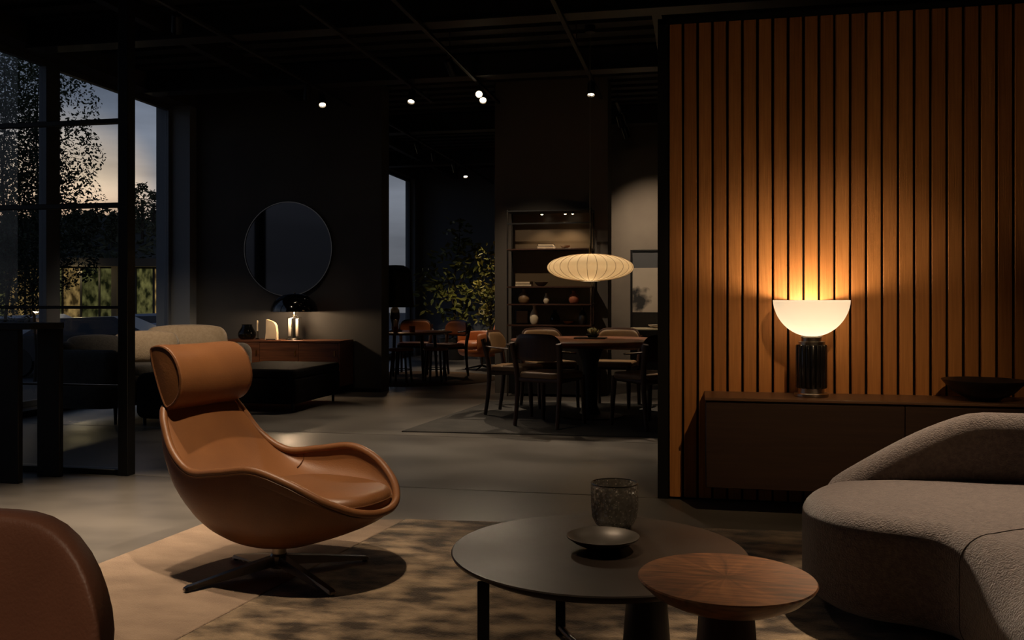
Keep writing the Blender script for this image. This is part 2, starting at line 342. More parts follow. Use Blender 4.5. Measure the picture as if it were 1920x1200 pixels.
def tube(name, pts, r, m, parent=None, n=10, closed=False, rad=None, flat=None, loc=(0, 0, 0)):
    """tube along pts; rad: per-point radius; flat=(a,b): elliptical section"""
    P = [Vector(p) for p in pts]; K = len(P); v, f = [], []
    up0 = None
    for i, p in enumerate(P):
        if closed: d = P[(i + 1) % K] - P[i - 1]
        else: d = P[min(i + 1, K - 1)] - P[max(i - 1, 0)]
        d.normalize()
        if up0 is None:
            up0 = Vector((0, 0, 1)) if abs(d.z) < .9 else Vector((1, 0, 0))
        s = d.cross(up0)
        if s.length < 1e-6: s = d.cross(Vector((0, 1, 0)))
        s.normalize(); u = s.cross(d).normalized(); up0 = u
        rr = rad[i] if rad else r
        fa, fb = flat if flat else (1, 1)
        for q in range(n):
            a = 2 * PI * q / n; v.append(p + s * math.cos(a) * rr * fa + u * math.sin(a) * rr * fb)
    for i in range(K if closed else K - 1):
        j = (i + 1) % K
        for q in range(n): f.append((i * n + q, i * n + (q + 1) % n, j * n + (q + 1) % n, j * n + q))
    if not closed:
        f.append(tuple(range(n))); f.append(tuple(range((K - 1) * n, K * n)))
    o = obj(name, v, f, m, parent, True, loc); fix(o); sharp(o, 50); return o
def spline(pts, n, closed=False):
    P = [Vector(p) for p in pts]; K = len(P); out = []
    segs = K if closed else K - 1
    for i in range(segs):
        if closed: a, b, c, d = P[i - 1], P[i], P[(i + 1) % K], P[(i + 2) % K]
        else: a, b, c, d = P[max(i - 1, 0)], P[i], P[i + 1], P[min(i + 2, K - 1)]
        for q in range(n):
            t = q / n
            out.append(.5 * ((2 * b) + (c - a) * t + (2 * a - 5 * b + 4 * c - d) * t * t + (3 * b - a - 3 * c + d) * t ** 3))
    if not closed: out.append(P[-1].copy())
    return out
def grid(name, rows, m, parent=None, closed_u=False, closed_v=False, loc=(0, 0, 0), do_fix=True):
    nr, nc = len(rows), len(rows[0]); v = [p for r in rows for p in r]; f = []
    for i in range(nr if closed_u else nr - 1):
        for j in range(nc if closed_v else nc - 1):
            a = i * nc + j; b = i * nc + (j + 1) % nc; c = ((i + 1) % nr) * nc + (j + 1) % nc; d = ((i + 1) % nr) * nc + j
            f.append((a, b, c, d))
    o = obj(name, v, f, m, parent, True, loc)
    if do_fix: fix(o)
    return o
def puffy(name, outline, z0, z1, rt, rb, m, parent=None, loc=(0, 0, 0), dome=0, seg=6, taper=0, rts=None):
    """closed plan outline (counter-clockwise) raised to a slab with rounded top and bottom edges"""
    P = [Vector((p[0], p[1])) for p in outline]; K = len(P)
    nrm = []
    for i in range(K):
        d = P[(i + 1) % K] - P[i - 1]; nrm.append(Vector((d.y, -d.x)).normalized())
    rings = []
    for i in range(seg + 1):
        a = PI / 2 * i / seg; rings.append((rb * (1 - math.sin(a)) + taper, z0 + rb * (1 - math.cos(a))))
    for i in range(seg + 1):
        a = PI / 2 * i / seg; rings.append((rt * (1 - math.cos(a)), z1 - rt * (1 - math.sin(a))))
    v, f = [], []
    for k_, (ins, z) in enumerate(rings):
        for j_, (p, n_) in enumerate(zip(P, nrm)):
            i_, zz = ins, z
            if rts and k_ > seg:
                a = PI / 2 * (k_ - seg - 1) / seg; i_ = rts[j_] * (1 - math.cos(a)); zz = z1 - rts[j_] * .8 * (1 - math.sin(a))
            q = p - n_ * i_; v.append((q.x, q.y, zz))
    for ex, up_ in (((.05, .007), (.09, .011)) if dome else ()):
        for j_, (p, n_) in enumerate(zip(P, nrm)): q = p - n_ * ((rts[j_] if rts else rt) + ex); v.append((q.x, q.y, z1 + up_)) 
    R = len(v) // K
    for i in range(R - 1):
        for j in range(K): f.append((i * K + j, i * K + (j + 1) % K, (i + 1) * K + (j + 1) % K, (i + 1) * K + j))
    f.append(tuple(reversed(range(K)))); f.append(tuple(range((R - 1) * K, R * K)))
    o = obj(name, v, f, m, parent, True, loc); sharp(o, 60); return o
def rrect(w, d, r, n=6, cx=0, cy=0):
    out = []
    for sx, sy, a0 in ((1, -1, -PI / 2), (1, 1, 0), (-1, 1, PI / 2), (-1, -1, PI)):
        for i in range(n + 1):
            a = a0 + PI / 2 * i / n
            out.append((cx + sx * (w / 2 - r) + r * math.cos(a), cy + sy * (d / 2 - r) + r * math.sin(a)))
    return out
def pillow(name, w, h, t, m, parent=None, loc=(0, 0, 0), rot=(0, 0, 0), n=14):
    v, f = [], []
    for side in (1, -1):
        base = len(v)
        for i in range(n + 1):
            for j in range(n + 1):
                u, q = i / n * 2 - 1, j / n * 2 - 1
                k = max(0, (1 - abs(u) ** 2.2)) * max(0, (1 - abs(q) ** 2.2))
                pin = 1 - .17 * abs(u * q) ** 2.2
                v.append((u * w / 2 * pin, side * t / 2 * k ** .45, q * h / 2 * pin))
        for i in range(n):
            for j in range(n):
                a = base + i * (n + 1) + j; q4 = (a, a + 1, a + n + 2, a + n + 1)
                f.append(q4 if side < 0 else q4[::-1])
    o = obj(name, v, f, m, parent, True, loc, rot); fix(o); return o
def empty(name, loc=(0, 0, 0), rotz=0):
    o = bpy.data.objects.new(name, None); C.objects.link(o); o.location = loc; o.rotation_euler = (0, 0, rotz); o.empty_display_size = .1; return o
def tag(o, label, cat, group=None, kind=None):
    o['label'] = label; o['category'] = cat
    if group: o['group'] = group
    if kind: o['kind'] = kind
    return o
def thing(name, label, cat, loc=(0, 0, 0), rotz=0, group=None):
    return tag(empty(name, loc, rotz), label, cat, group)
def struct(o, label=None):
    o['kind'] = 'structure'
    if label: o['label'] = label
    return o
def copy_tree(o, parent=None):
    c = o.copy(); C.objects.link(c); c.parent = parent
    for ch in [x for x in o.children]: copy_tree(ch, c)
    return c
def point(name, loc, watts, col, r=.04, parent=None):
    d = bpy.data.lights.new(name, 'POINT'); d.energy = watts; d.color = col; d.shadow_soft_size = r
    o = bpy.data.objects.new(name, d); C.objects.link(o); o.location = loc
    if parent: o.parent = parent
    return o
def spot(name, loc, tgt, watts, col, deg, blend=.6, r=.03, parent=None):
    d = bpy.data.lights.new(name, 'SPOT'); d.energy = watts; d.color = col; d.shadow_soft_size = r; d.spot_size = math.radians(deg); d.spot_blend = blend
    o = bpy.data.objects.new(name, d); C.objects.link(o); o.location = loc
    o.rotation_euler = (Vector(tgt) - Vector(loc)).to_track_quat('-Z', 'Y').to_euler()
    if parent: o.parent = parent
    return o
# ================================================================== STRUCTURE
CZ = 3.72
XR, YB, YF = 4.2, -3.2, 17.5      # right wall, wall behind the camera, far wall
XL = -6.14                        # inner face of the glazed facade
fl = struct(box('floor', (XL - .6, YB, -.2), (XR, YF, -.012), M_joint), 'polished concrete floor laid in wide bays')
ys = [YB, 1.4, 5.105, 7.06, 10.32, 13.6, YF]
for i in range(len(ys) - 1):
    box('slab', (XL - .45, ys[i] + .006, -.0125), (XR, ys[i + 1] - .006, 0), M_concrete if i != 1 else M_concrete2, fl, bev=.003, seg=1)
ce = struct(box('ceiling', (XL - .5, YB, CZ), (XR, YF, CZ + .2), M_ceil), 'black exposed ceiling with ribbed deck and beams')
rib = None
for i in range(70):
    y = -2.8 + i * .29
    if rib is None: rib = box('deck_rib', (XL, y - .07, CZ - .035), (XR, y + .07, CZ + .001), M_ceil, ce)
    else:
        c = rib.copy(); C.objects.link(c); c.location = (rib.location[0], y, rib.location[2]); c.parent = ce
for y, hgt in ((2.2, .26), (6.15, .2), (7.45, .26), (9.3, .26), (12.2, .26), (15.2, .26)):
    x1 = XR
    box('beam', (XL, y - .05, CZ - hgt), (x1, y + .05, CZ - .03), M_beam, ce, bev=.006, seg=1)
    box('beam_flange', (XL, y - .1, CZ - hgt - .015), (x1, y + .1, CZ - hgt), M_beam, ce)
for x in (-4.75, -.35):
    box('cross_beam', (x - .04, YB, CZ - .2), (x + .04, YF if x < -1 else 10.45, CZ - .03), M_beam, ce)

def wall(name, lo, hi, m, lab=None): return struct(box(name, lo, hi, m), lab)
wall('wall_back', (XL, YB - .2, 0), (XR, YB, CZ), M_wall)
wall('wall_right', (XR, YB, 0), (XR + .2, YF, CZ), M_wall)
wall('wall_far', (-5.7, YF, 0), (XR, YF + .2, CZ), mat('wall_plaster_blue', (118, 122, 130), .85, bump=.08, bscale=60))
mw = wall('wall_mirror_side', (XL - .5, 10.29, 0), (-3.71, 10.56, CZ), M_wall, 'charcoal plaster wall carrying the round mirror')
box('skirting', (XL, 10.278, 0), (-3.71, 10.29, .05), M_black, mw)
sw = wall('wall_shelf_side', (-2.37, 10.5, 0), (-1.03, 10.95, CZ), mat('wall_plaster_brown', (88, 80, 72), .85, bump=.08, bscale=60), 'taupe plaster wall block behind the open shelving')
aw = wall('wall_art_side', (-1.5, 12.72, 0), (XR, 12.9, CZ), M_wallw, 'taupe plaster wall lit by spotlights')
# facade: spandrel above the glazing, piers, sills, glazed bays
FX0, FX1 = XL - .46, XL
HEAD = 3.50
fw = wall('wall_facade', (FX0, YB, HEAD), (FX1, 12.3, CZ), M_wall, 'facade lintel above the tall glazing')
for y0, y1 in ((YB, 2.4), (10.14, 10.56)):
    box('pier', (FX0, y0, 0), (FX1, y1, HEAD), M_reveal if y0 > 2 else M_wall, fw)
box('sill', (FX0, 2.4, -.01), (FX1 - .05, 10.14, .06), M_wall, fw)
FX2 = -5.5
fw2 = wall('wall_facade_far', (FX2 - .2, 10.56, HEAD), (FX2, YF, CZ), M_wall, 'facade lintel above the far room window')
for y0, y1 in ((10.56, 12.3), (17.2, YF)): box('pier', (FX2 - .2, y0, 0), (FX2, y1, HEAD), M_reveal, fw2)
box('sill', (FX2 - .2, 12.3, -.01), (FX2 - .05, 17.2, .06), M_wall, fw2)
GX = XL - .28
def window(n, y0, y1, mull, GX=GX):
    w = struct(empty('window_%d' % n, (GX, (y0 + y1) / 2, 0)), 'tall glazed window bay in dark metal frame')
    cy = (y0 + y1) / 2
    def fr(nm, a, b, m=M_frame): return box(nm, (a[0] - GX, a[1] - cy, a[2]), (b[0] - GX, b[1] - cy, b[2]), m, w, bev=.004, seg=1)
    fr('frame_head', (GX - .03, y0, HEAD - .06), (GX + .03, y1, HEAD)); fr('frame_sill', (GX - .03, y0, .06), (GX + .03, y1, .12))
    fr('frame_jamb', (GX - .03, y0, .12), (GX + .03, y0 + .06, HEAD - .06)); fr('frame_jamb', (GX - .03, y1 - .06, .12), (GX + .03, y1, HEAD - .06))
    edges = [y0 + .06] + [v for a, b in mull for v in (a, b)] + [y1 - .06]
    for a, b in mull: fr('mullion', (GX - .04, a, .12), (GX + .05, b, HEAD - .06))
    for i in range(0, len(edges), 2):
        fr('pane', (GX - .006, edges[i], .12), (GX + .006, edges[i + 1], HEAD - .06), M_glass)
    return w
window(1, 2.4, 10.14, ((7.92, 8.12),))
window(2, 12.3, 17.2, ((14.7, 14.8),), -5.62)

# ---- slatted oak wall
SX0, SY = -.165, 5.105
sl = struct(box('wall_slatted', (SX0 - .055, SY + .012, 0), (3.2, SY + .14, 2.62), M_felt), 'wall of vertical oak slats over black felt')
box('end_trim', (SX0 - .058, SY - .012, 0), (SX0, SY + .145, 2.66), M_black, sl)
box('cap_trim', (SX0 - .058, SY - .012, 2.63), (3.2, SY + .145, 2.66), M_black, sl)
slm = [None] * 5
for i in range(42):
    x = SX0 + .006 + i * .0797
    k = (i * 7 + i // 3) % 3
    o = box('slat', (x, SY - .012, .012), (x + .068, SY + .012, 2.628), (M_slat, M_slatB, M_slatC)[k], sl, bev=.003, seg=1)
    o.data.transform(Matrix.Translation((0, 0, 0)))
# ---- black metal and glass partition
PX1 = -3.50
pt = struct(empty('wall_glass_partition', (PX1, 5.105, 0)), 'black framed glass partition')
def pb(nm, x0, x1, z0, z1, d=.025, m=M_black, bev=.003): return box(nm, (x0 - PX1, -d, z0), (x1 - PX1, d, z1), m, pt, bev=bev, seg=1)
pb('post', -3.565, -3.495, 0, CZ - .02, .04)
pb('bottom_rail', -6.1, -3.565, 0, .035)
pb('top_rail', -6.1, -3.565, CZ - .1, CZ - .02)
zr = [.035, .56, 1.055, 1.70, 2.23, CZ - .1]
for z, t in ((.56, .006), (1.055, .010), (1.70, .016), (2.23, .016)): pb('glazing_bar', -6.1, -3.565, z - t, z + t, .018)
pb('post', -4.78, -4.74, .035, CZ - .1, .02); 
for a, b in zip(zr[:-1], zr[1:]):
    pb('pane', -4.74, -3.565, a + .012, b - .012, .004, M_pglass, 0); pb('pane', -6.1, -4.78, a + .012, b - .012, .004, M_pglass, 0)

# ================================================================== RUGS
def flat_rug(name, poly, z0, t, m, label):
    o = puffy(name, [(x, y) for x, y in poly], z0, z0 + t, min(.006, t * .4), .001, m, seg=2)
    return tag(o, label, 'rug')
def dens(poly, n=10):
    out = []
    for i in range(len(poly)):
        a, b = poly[i], poly[(i + 1) % len(poly)]
        for q in range(n): out.append((a[0] + (b[0] - a[0]) * q / n, a[1] + (b[1] - a[1]) * q / n))
    return out
flat_rug('light_rug', dens([(-2.62, 1.2), (-1.826, 1.2), (-1.436, 4.30), (-2.36, 4.13)]), .0005, .012, M_rugl, 'sand coloured low rug under the cognac lounge chair')
flat_rug('dark_rug', dens([(-1.82, 1.2), (3.2, .9), (3.2, 4.62), (.13, 4.44), (-1.43, 4.315)]), .0005, .012, M_rug, 'mottled brown rug under the round coffee table')
flat_rug('dining_rug', dens([(-2.43, 7.23), (1.2, 7.42), (1.2, 9.75), (-2.22, 9.56)]), .0005, .009, M_rugd, 'grey flat rug under the dining table')
tag(lathe('round_jute_rug', [(0, .0005), (1.2, .0005), (1.205, .005), (1.195, .01), (0, .01)], M_rugr, None, 64, (-3.95, 12.2, 0)), 'round brown rug beneath the far dining table', 'rug')
# ================================================================== COGNAC LOUNGE CHAIR
def lounge_chair():
    cx, cy = -.935, 3.64                       # base centre: right of lens axis, depth
    sy, cy_ = math.sin(YAW), math.cos(YAW)
    X = cy_ * cx - sy * cy; Y = sy * cx + cy_ * cy
    face = YAW - math.radians(25)              # facing right of picture and a little to the camera
    t = thing('lounge_chair', 'cognac leather swivel lounge chair with headrest on star base', 'chair', (X, Y, .0127), face)
    rim_k = [(-.415, .200, .655), (-.385, .228, .60), (-.312, .258, .50), (-.19, .285, .432), (-.03, .305, .446), (.13, .312, .466), (.27, .290, .428), (.385, .235, .362), (.455, .155, .314), (.490, .07, .292), (.498, .0, .287)]
    inn_k = [(-.405, .652), (-.357, .585), (-.275, .475), (-.165, .372), (-.04, .318), (.10, .300), (.25, .300), (.36, .292), (.44, .284), (.48, .282), (.498, .287)]
    out_k = [(-.44, .648), (-.44, .56), (-.41, .43), (-.345, .30), (-.225, .175), (-.06, .117), (.12, .122), (.27, .165), (.39, .212), (.46, .250), (.498, .287)]
    n = 6
    rim = spline(rim_k, n); inn = spline([(a, 0, b) for a, b in inn_k], n); outp = spline([(a, 0, b) for a, b in out_k], n)
    def sheet(sp, pw, nt=20):
        rows = []
        for r, c in zip(rim, sp):
            row = []
            for j in range(nt + 1):
                a = -PI / 2 + PI * j / nt
                s_, c_ = math.sin(a), math.cos(a)
                yy = r.y * (abs(s_) ** pw[0]) * (1 if s_ >= 0 else -1)
                k = 1 - abs(c_) ** pw[1]
                row.append((c.x + (r.x - c.x) * k, yy, c.z + (r.z - c.z) * k))
            rows.append(row)
        return rows
    grid('outer_shell', sheet(outp, (.80, .62), 24), M_leather, t)
    inner = grid('inner_shell', sheet(inn, (.78, .62), 28), M_leather, t)
    # rim roll: from one side of the back, round the front lip, to the other side
    full = [Vector((r.x, -r.y, r.z)) for r in rim] + [Vector((r.x, r.y, r.z)) for r in reversed(rim[:-1])]
    full += [Vector((-.415, y, .655)) for y in (.12, .04, -.04, -.12)]
    tube('rim_roll', full, .0155, M_leather, t, 10, closed=True)
    # piping just outside the roll
    tube('piping', [p + Vector((0, (.012 if p.y > 0 else -.012) if abs(p.y) > .02 else 0, -.012)) for p in full[: 2 * len(rim) - 1]], .0042, M_leather_s, t, 6)
    # seat cushion
    o = []
    for i in range(40):
        a = 2 * PI * i / 40; ca, sa = math.cos(a), math.sin(a)
        xx = .205 + (.272 if ca > 0 else .255) * (abs(ca) ** .8) * (1 if ca >= 0 else -1)
        yy = .218 * (abs(sa) ** .75) * (1 if sa >= 0 else -1)
        o.append((xx, yy))
    cu = puffy('seat_cushion', o, .285, .362, .034, .02, M_leather, t, seg=6)
    for v in cu.data.vertices:                 # crown, and dished towards the back
        d = ((v.co.x - .205) / .27) ** 2 + (v.co.y / .218) ** 2
        if v.co.z > .335: v.co.z += .014 * max(0, 1 - d)
        v.co.z -= .006 * (v.co.x - .2) / .27
    tube('cushion_piping', [Vector((p[0] * 1.0, p[1], .328 - .006 * (p[0] - .2) / .27)) for p in o], .0035, M_leather_s, t, 6, closed=True)
    for sg in (-1, 1):                         # seam where each arm meets the back
        i = 21; row = sheet(inn, (.78, .62), 28)[i]
        pts = [Vector(p) + Vector((.003, 0, .004)) for p in (row[:7] if sg < 0 else row[22:])]
        tube('arm_seam', pts, .0025, M_leather_s, inner, 6)
    # headrest: fat tapered roll wrapped over the top of the back
    th = math.radians(20)                       # leans back
    up = Vector((-math.sin(th), 0, math.cos(th))); fw = Vector((math.cos(th), 0, math.sin(th)))
    cen = Vector((-.448, 0, .772))              # middle of the flat back of the roll
    sec = []
    for i in range(32):                        # D section: nearly flat behind, full in front
        a = 2 * PI * i / 32; ca, sa = math.cos(a), math.sin(a)
        sec.append(((.112 * abs(ca) ** 1.0 if ca > 0 else -.022 * abs(ca) ** .7), .134 * (abs(sa) ** .9) * (1 if sa >= 0 else -1)))
    NS = len(sec)
    rows = []
    for s in [-1, -.985, -.95, -.85, -.6, -.3, 0, .3, .6, .85, .95, .985, 1]:
        k = max(0., 1 - abs(s) ** 9) ** .35 if abs(s) < 1 else 0
        k = .93 + .07 * k
        wrap = .02 * s * s
        rows.append([tuple(cen + fw * (a * k + wrap) + up * (b * k) + Vector((0, s * .206, 0))) for a, b in sec])
    h = grid('headrest', rows, M_leather, t, closed_v=True)
    for s in (-1, 1):                          # stitched end panels with piping
        ring = [cen + fw * (a * .93 + .02) + up * (b * .93) + Vector((0, s * .206, 0)) for a, b in sec]
        mid = cen + fw * .06 + Vector((0, s * .211, 0))
        v = ring + [ring[i] * .45 + mid * .55 for i in range(NS)] + [mid]
        f = [(i, (i + 1) % NS, NS + (i + 1) % NS, NS + i) for i in range(NS)] + [(NS + i, NS + (i + 1) % NS, 2 * NS) for i in range(NS)]
        fix(obj('end_panel', v, f, M_leather, h)); tube('end_piping', ring, .0045, M_leather_s, h, 6, closed=True)
    box('headrest_bracket', (-.44, -.05, .60), (-.41, .05, .70), M_black, t, bev=.005)
    # swivel column and star base
    lathe('column', [(0, .062), (.028, .062), (.028, .135), (.02, .14), (0, .14)], M_steel, t, 28)
    lathe('hub', [(0, .018), (.034, .018), (.036, .03), (.036, .066), (.03, .074), (0, .074)], M_steel_d, t, 28)
    for px, py in ((345, 1108), (625, 1115), (690, 1048), (440, 1045)):
        u = (px - 960) / FPX; d = FPX * (EYE - .02) / (py - 563); wx = (cy_ * u - sy) * d; wy = (cy_ + sy * u) * d
        l = Matrix.Rotation(-face, 3, 'Z') @ Vector((wx - X, wy - Y, 0)); a = math.atan2(l.y, l.x); R = l.length
        v, f = [], []
        for r_, w, zb, zt in ((.02, .022, .030, .068), (R * .5, .018, .018, .046), (R * .97, .014, .008, .022), (R, .012, .008, .017)):
            for yy, z in ((-w, zb), (w, zb), (w * .75, zt), (-w * .75, zt)): v.append((r_ * math.cos(a) - yy * math.sin(a), r_ * math.sin(a) + yy * math.cos(a), z))
        for i in range(3):
            for j in range(4): f.append((i * 4 + j, i * 4 + (j + 1) % 4, (i + 1) * 4 + (j + 1) % 4, (i + 1) * 4 + j))
        f += [(0, 1, 2, 3), (12, 13, 14, 15)]
        lg = fix(obj('base_leg', v, f, M_steel_d, t, smooth=False))
        lathe('glide', [(0, -.0), (.011, -.0), (.011, .009), (0, .009)], M_black, lg, 12, (math.cos(a) * (R - .014), math.sin(a) * (R - .014), 0))
    return t
lounge_chair()

# ================================================================== COFFEE TABLE AND THINGS ON IT
RZ = .0125                                       # rug surface
ct = thing('coffee_table', 'large round dark bronze coffee table with a thin knife edge', 'table', (-.285, 2.62, RZ))
R = .425; TZ = .38 - RZ
lathe('table_top', [(0, TZ), (R - .004, TZ), (R, TZ - .003), (R - .004, TZ - .010), (R - .05, TZ - .034), (R - .11, TZ - .048), (0, TZ - .048)], M_ctop, ct, 96)
for x, y, w in ((-.285, -.235, .016), (-.155, .30, .016)):
    box('leg', (x - w, y - .006, 0), (x + w, y + .006, TZ - .04), M_black, ct, bev=.002, seg=1)
tube('floor_bar', spline([(-.155, .30, .024), (-.10, .22, .0125), (.02, .06, .0125), (.10, -.02, .0125)], 6), .011, M_steel_d, ct, 8)
lathe('cone_leg', [(0, 0), (.075, 0), (.075, .01), (.052, TZ - .05), (0, TZ - .05)], M_black, ct, 32, (.14, -.02, 0))
vs = thing('glass_tumbler', 'hammered smoked glass vessel on the round coffee table', 'vase', (-.262, 2.885, .38))
pr = [(0, .0), (.045, .0), (.060, .012), (.071, .034), (.075, .07), (.0745, .138), (.072, .140), (.069, .138), (.069, .07), (.064, .04), (.05, .022), (0, .018)]
lathe('vessel_body', pr, M_vessel, vs, 64, sh=80)
tube('vessel_rim', [(.0725 * math.cos(i * PI / 24), .0725 * math.sin(i * PI / 24), .140) for i in range(48)], .0022, M_steel_d, vs, 6, closed=True)
dh = lathe('shallow_dish', [(0, .004), (.04, .0), (.046, .003), (.085, .020), (.105, .034), (.1055, .0375), (.102, .037), (.082, .025), (.045, .012), (0, .010)], M_dish, None, 64, (-.272, 2.632, .38), sh=50)
tag(dh, 'shallow pewter dish on the coffee table in front of the vessel', 'dish')

# ================================================================== WALNUT SIDE TABLE
st = thing('side_table', 'small round walnut pedestal table overlapping the coffee table', 'table', (.062, 2.12, RZ))
z = .47 - RZ; R = .2
lathe('table_top', [(0, z), (R - .003, z), (R, z - .003), (R - .004, z - .010), (R - .03, z - .034), (R - .07, z - .054), (.08, z - .066), (0, z - .068)], M_burst, st, 96)
lathe('pedestal', [(0, 0), (.125, 0), (.128, .008), (.11, .06), (.085, .18), (.068, .3), (.06, z - .06), (0, z - .06)], M_walnutd, st, 48)

# ================================================================== CURVED SOFA
def curved_sofa():
    t = thing('curved_sofa', 'charcoal boucle curved sofa with low sloping back', 'sofa', (1.1, 3.3, RZ))
    ox, oy = 1.1, 3.3
    arc = []
    ins = [(.66, 3.09), (.735, 3.045), (.775, 2.965), (.79, 2.87), (.80, 2.72), (.83, 2.45), (.90, 2.1), (.99, 1.8), (1.08, 1.6), (1.35, 1.5), (1.75, 1.55), (1.98, 1.75), (2.06, 2.1), (2.08, 2.8), (2.02, 3.4), (1.8, 3.78), (1.45, 3.93), (1.05, 3.95), (.72, 3.92), (.50, 3.80), (.39, 3.60), (.38, 3.38), (.44, 3.22), (.54, 3.13)]
    P = spline([(x - ox, y - oy, 0) for x, y in ins], 5, True)
    rts = []
    for p in P:                                # the arm of the sofa slopes down softly towards the table
        x_, y_ = p.x + ox, p.y + oy
        k = max(0, min(1, (3.02 - y_) / .35)) if x_ < 1.35 else 0
        rts.append(.10 + .19 * k * k * (3 - 2 * k))
    seat = puffy('seat', [(p.x, p.y) for p in P], .03, .378, .10, .07, M_boucle, t, seg=10, rts=rts, dome=1)
    # sloping back
    path = spline([(.465, 3.70, 0), (.58, 3.82, 0), (.78, 3.875, 0), (1.05, 3.895, 0), (1.4, 3.875, 0), (1.74, 3.72, 0), (1.94, 3.4, 0), (1.99, 2.8, 0), (1.98, 2.2, 0), (1.92, 1.85, 0)], 6)
    def hz(i):
        p = path[i]; x = p.x
        if i < 30: 
            k = max(0, min(1, (x - .47) / .60)); k = k ** .85; k = k * k * (3 - 2 * k) * .35 + k * .65
            return .34 + .305 * k
        return .645
    rows = []
    K = len(path)
    for i, p in enumerate(path):
        d = path[min(i + 1, K - 1)] - path[max(i - 1, 0)]; d.normalize(); nn = Vector((d.y, -d.x, 0))   # towards the seat
        hh = hz(i); th = .06 + .035 * min(1, i / 14)
        end = min(1, .25 + i / 7, .4 + (K - 1 - i) / 5)
        row = []
        for q in range(24):
            a = 2 * PI * q / 24
            cx = (abs(math.cos(a)) ** .7) * (1 if math.cos(a) >= 0 else -1); cz = (abs(math.sin(a)) ** .7) * (1 if math.sin(a) >= 0 else -1)
            zc = (.10 + hh) / 2; z_ = zc + cz * (hh - .10) / 2 * (.55 + .45 * end)
            lean = .012 * max(0, (z_ - .34)) / .3
            w = nn * (cx * th * end + lean)
            row.append((p.x + w.x - ox, p.y + w.y - oy, z_))
        rows.append(row)
    b = grid('backrest', rows, M_boucle, t, closed_v=True)
    bm = bmesh.new(); bm.from_mesh(b.data); bmesh.ops.holes_fill(bm, edges=[e for e in bm.edges if e.is_boundary], sides=0); bmesh.ops.recalc_face_normals(bm, faces=bm.faces); bm.to_mesh(b.data); bm.free()
    for p in b.data.polygons: p.use_smooth = True
    i = 10; p0 = P[i]; dd = P[i + 1] - P[i - 1]; nv_ = Vector((dd.y, -dd.x, 0)).normalized(); path_ = []
    for q in range(9): a_ = PI / 2 * q / 8; path_.append(p0 - nv_ * (.07 * (1 - math.sin(a_)) - .001) + Vector((0, 0, .03 + .07 * (1 - math.cos(a_)))))
    for q in range(9): a_ = PI / 2 * q / 8; path_.append(p0 - nv_ * (rts[i] * (1 - math.cos(a_)) - .001) + Vector((0, 0, .378 - rts[i] * .8 * (1 - math.sin(a_)) + .001)))
    e0 = path_[-1]; path_ += [e0 - nv_ * .05 + Vector((0, 0, .0075)), e0 - nv_ * .09 + Vector((0, 0, .0115))] + [e0 - nv_ * .09 + Vector((k_ * .75, k_ * .3, .0115)) for k_ in (.1, .25, .45, .7)]
    tube('seam', path_, .0013, M_seam, t, 6)
    return t
curved_sofa()

# ================================================================== BROWN CHAIR BOTTOM LEFT
bc = thing('leather_side_chair', 'brown leather chair back with rounded corners beside the lounge chair', 'chair', (-.958, .985, .011), math.radians(12))
rows = []
for i in range(21):
    v = math.sin(i / 20 * PI / 2)
    row = []
    for j in range(25):
        u = math.sin((j / 24 * 2 - 1) * PI / 2)
        w = .238
        top = .803 - .15 * (1 - max(0, 1 - max(0, (abs(u) - .30) / .70) ** 2.4) ** .5) - .008 * u * u
        z_ = .42 + (top - .42) * v
        row.append((u * w * (1 - .02 * v), .10 * u * u * -1 + .03 + .05 * v, z_))
    rows.append(row)
front = rows
V = []; F = []; n1 = 21 * 25
for side in (-1, 1):
    for i, r in enumerate(front):
        for j, p in enumerate(r):
            e_ = max(abs(j / 24 * 2 - 1) ** 10, (i / 20) ** 12, (1 - i / 20) ** 12)
            V.append((p[0], p[1] + side * .026 * max(0, 1 - e_) ** .5, p[2]))
for q in (0, 1):
    for i in range(20):
        for j in range(24):
            a = q * n1 + i * 25 + j; qd = (a, a + 1, a + 26, a + 25); F.append(qd if q == 0 else qd[::-1])
bk = fix(obj('backrest', V, F, M_brown, bc))
puffy('seat', rrect(.50, .46, .12, 6, 0, .0 - .20), .40, .47, .03, .02, M_brown, bc)
for sx in (-1, 1):
    for yy in (-.38, -.03): tube('leg', [(sx * .2, yy, .41), (sx * .225, yy - .01 if yy < -.1 else yy + .03, 0)], .013, M_black, bc, 10)

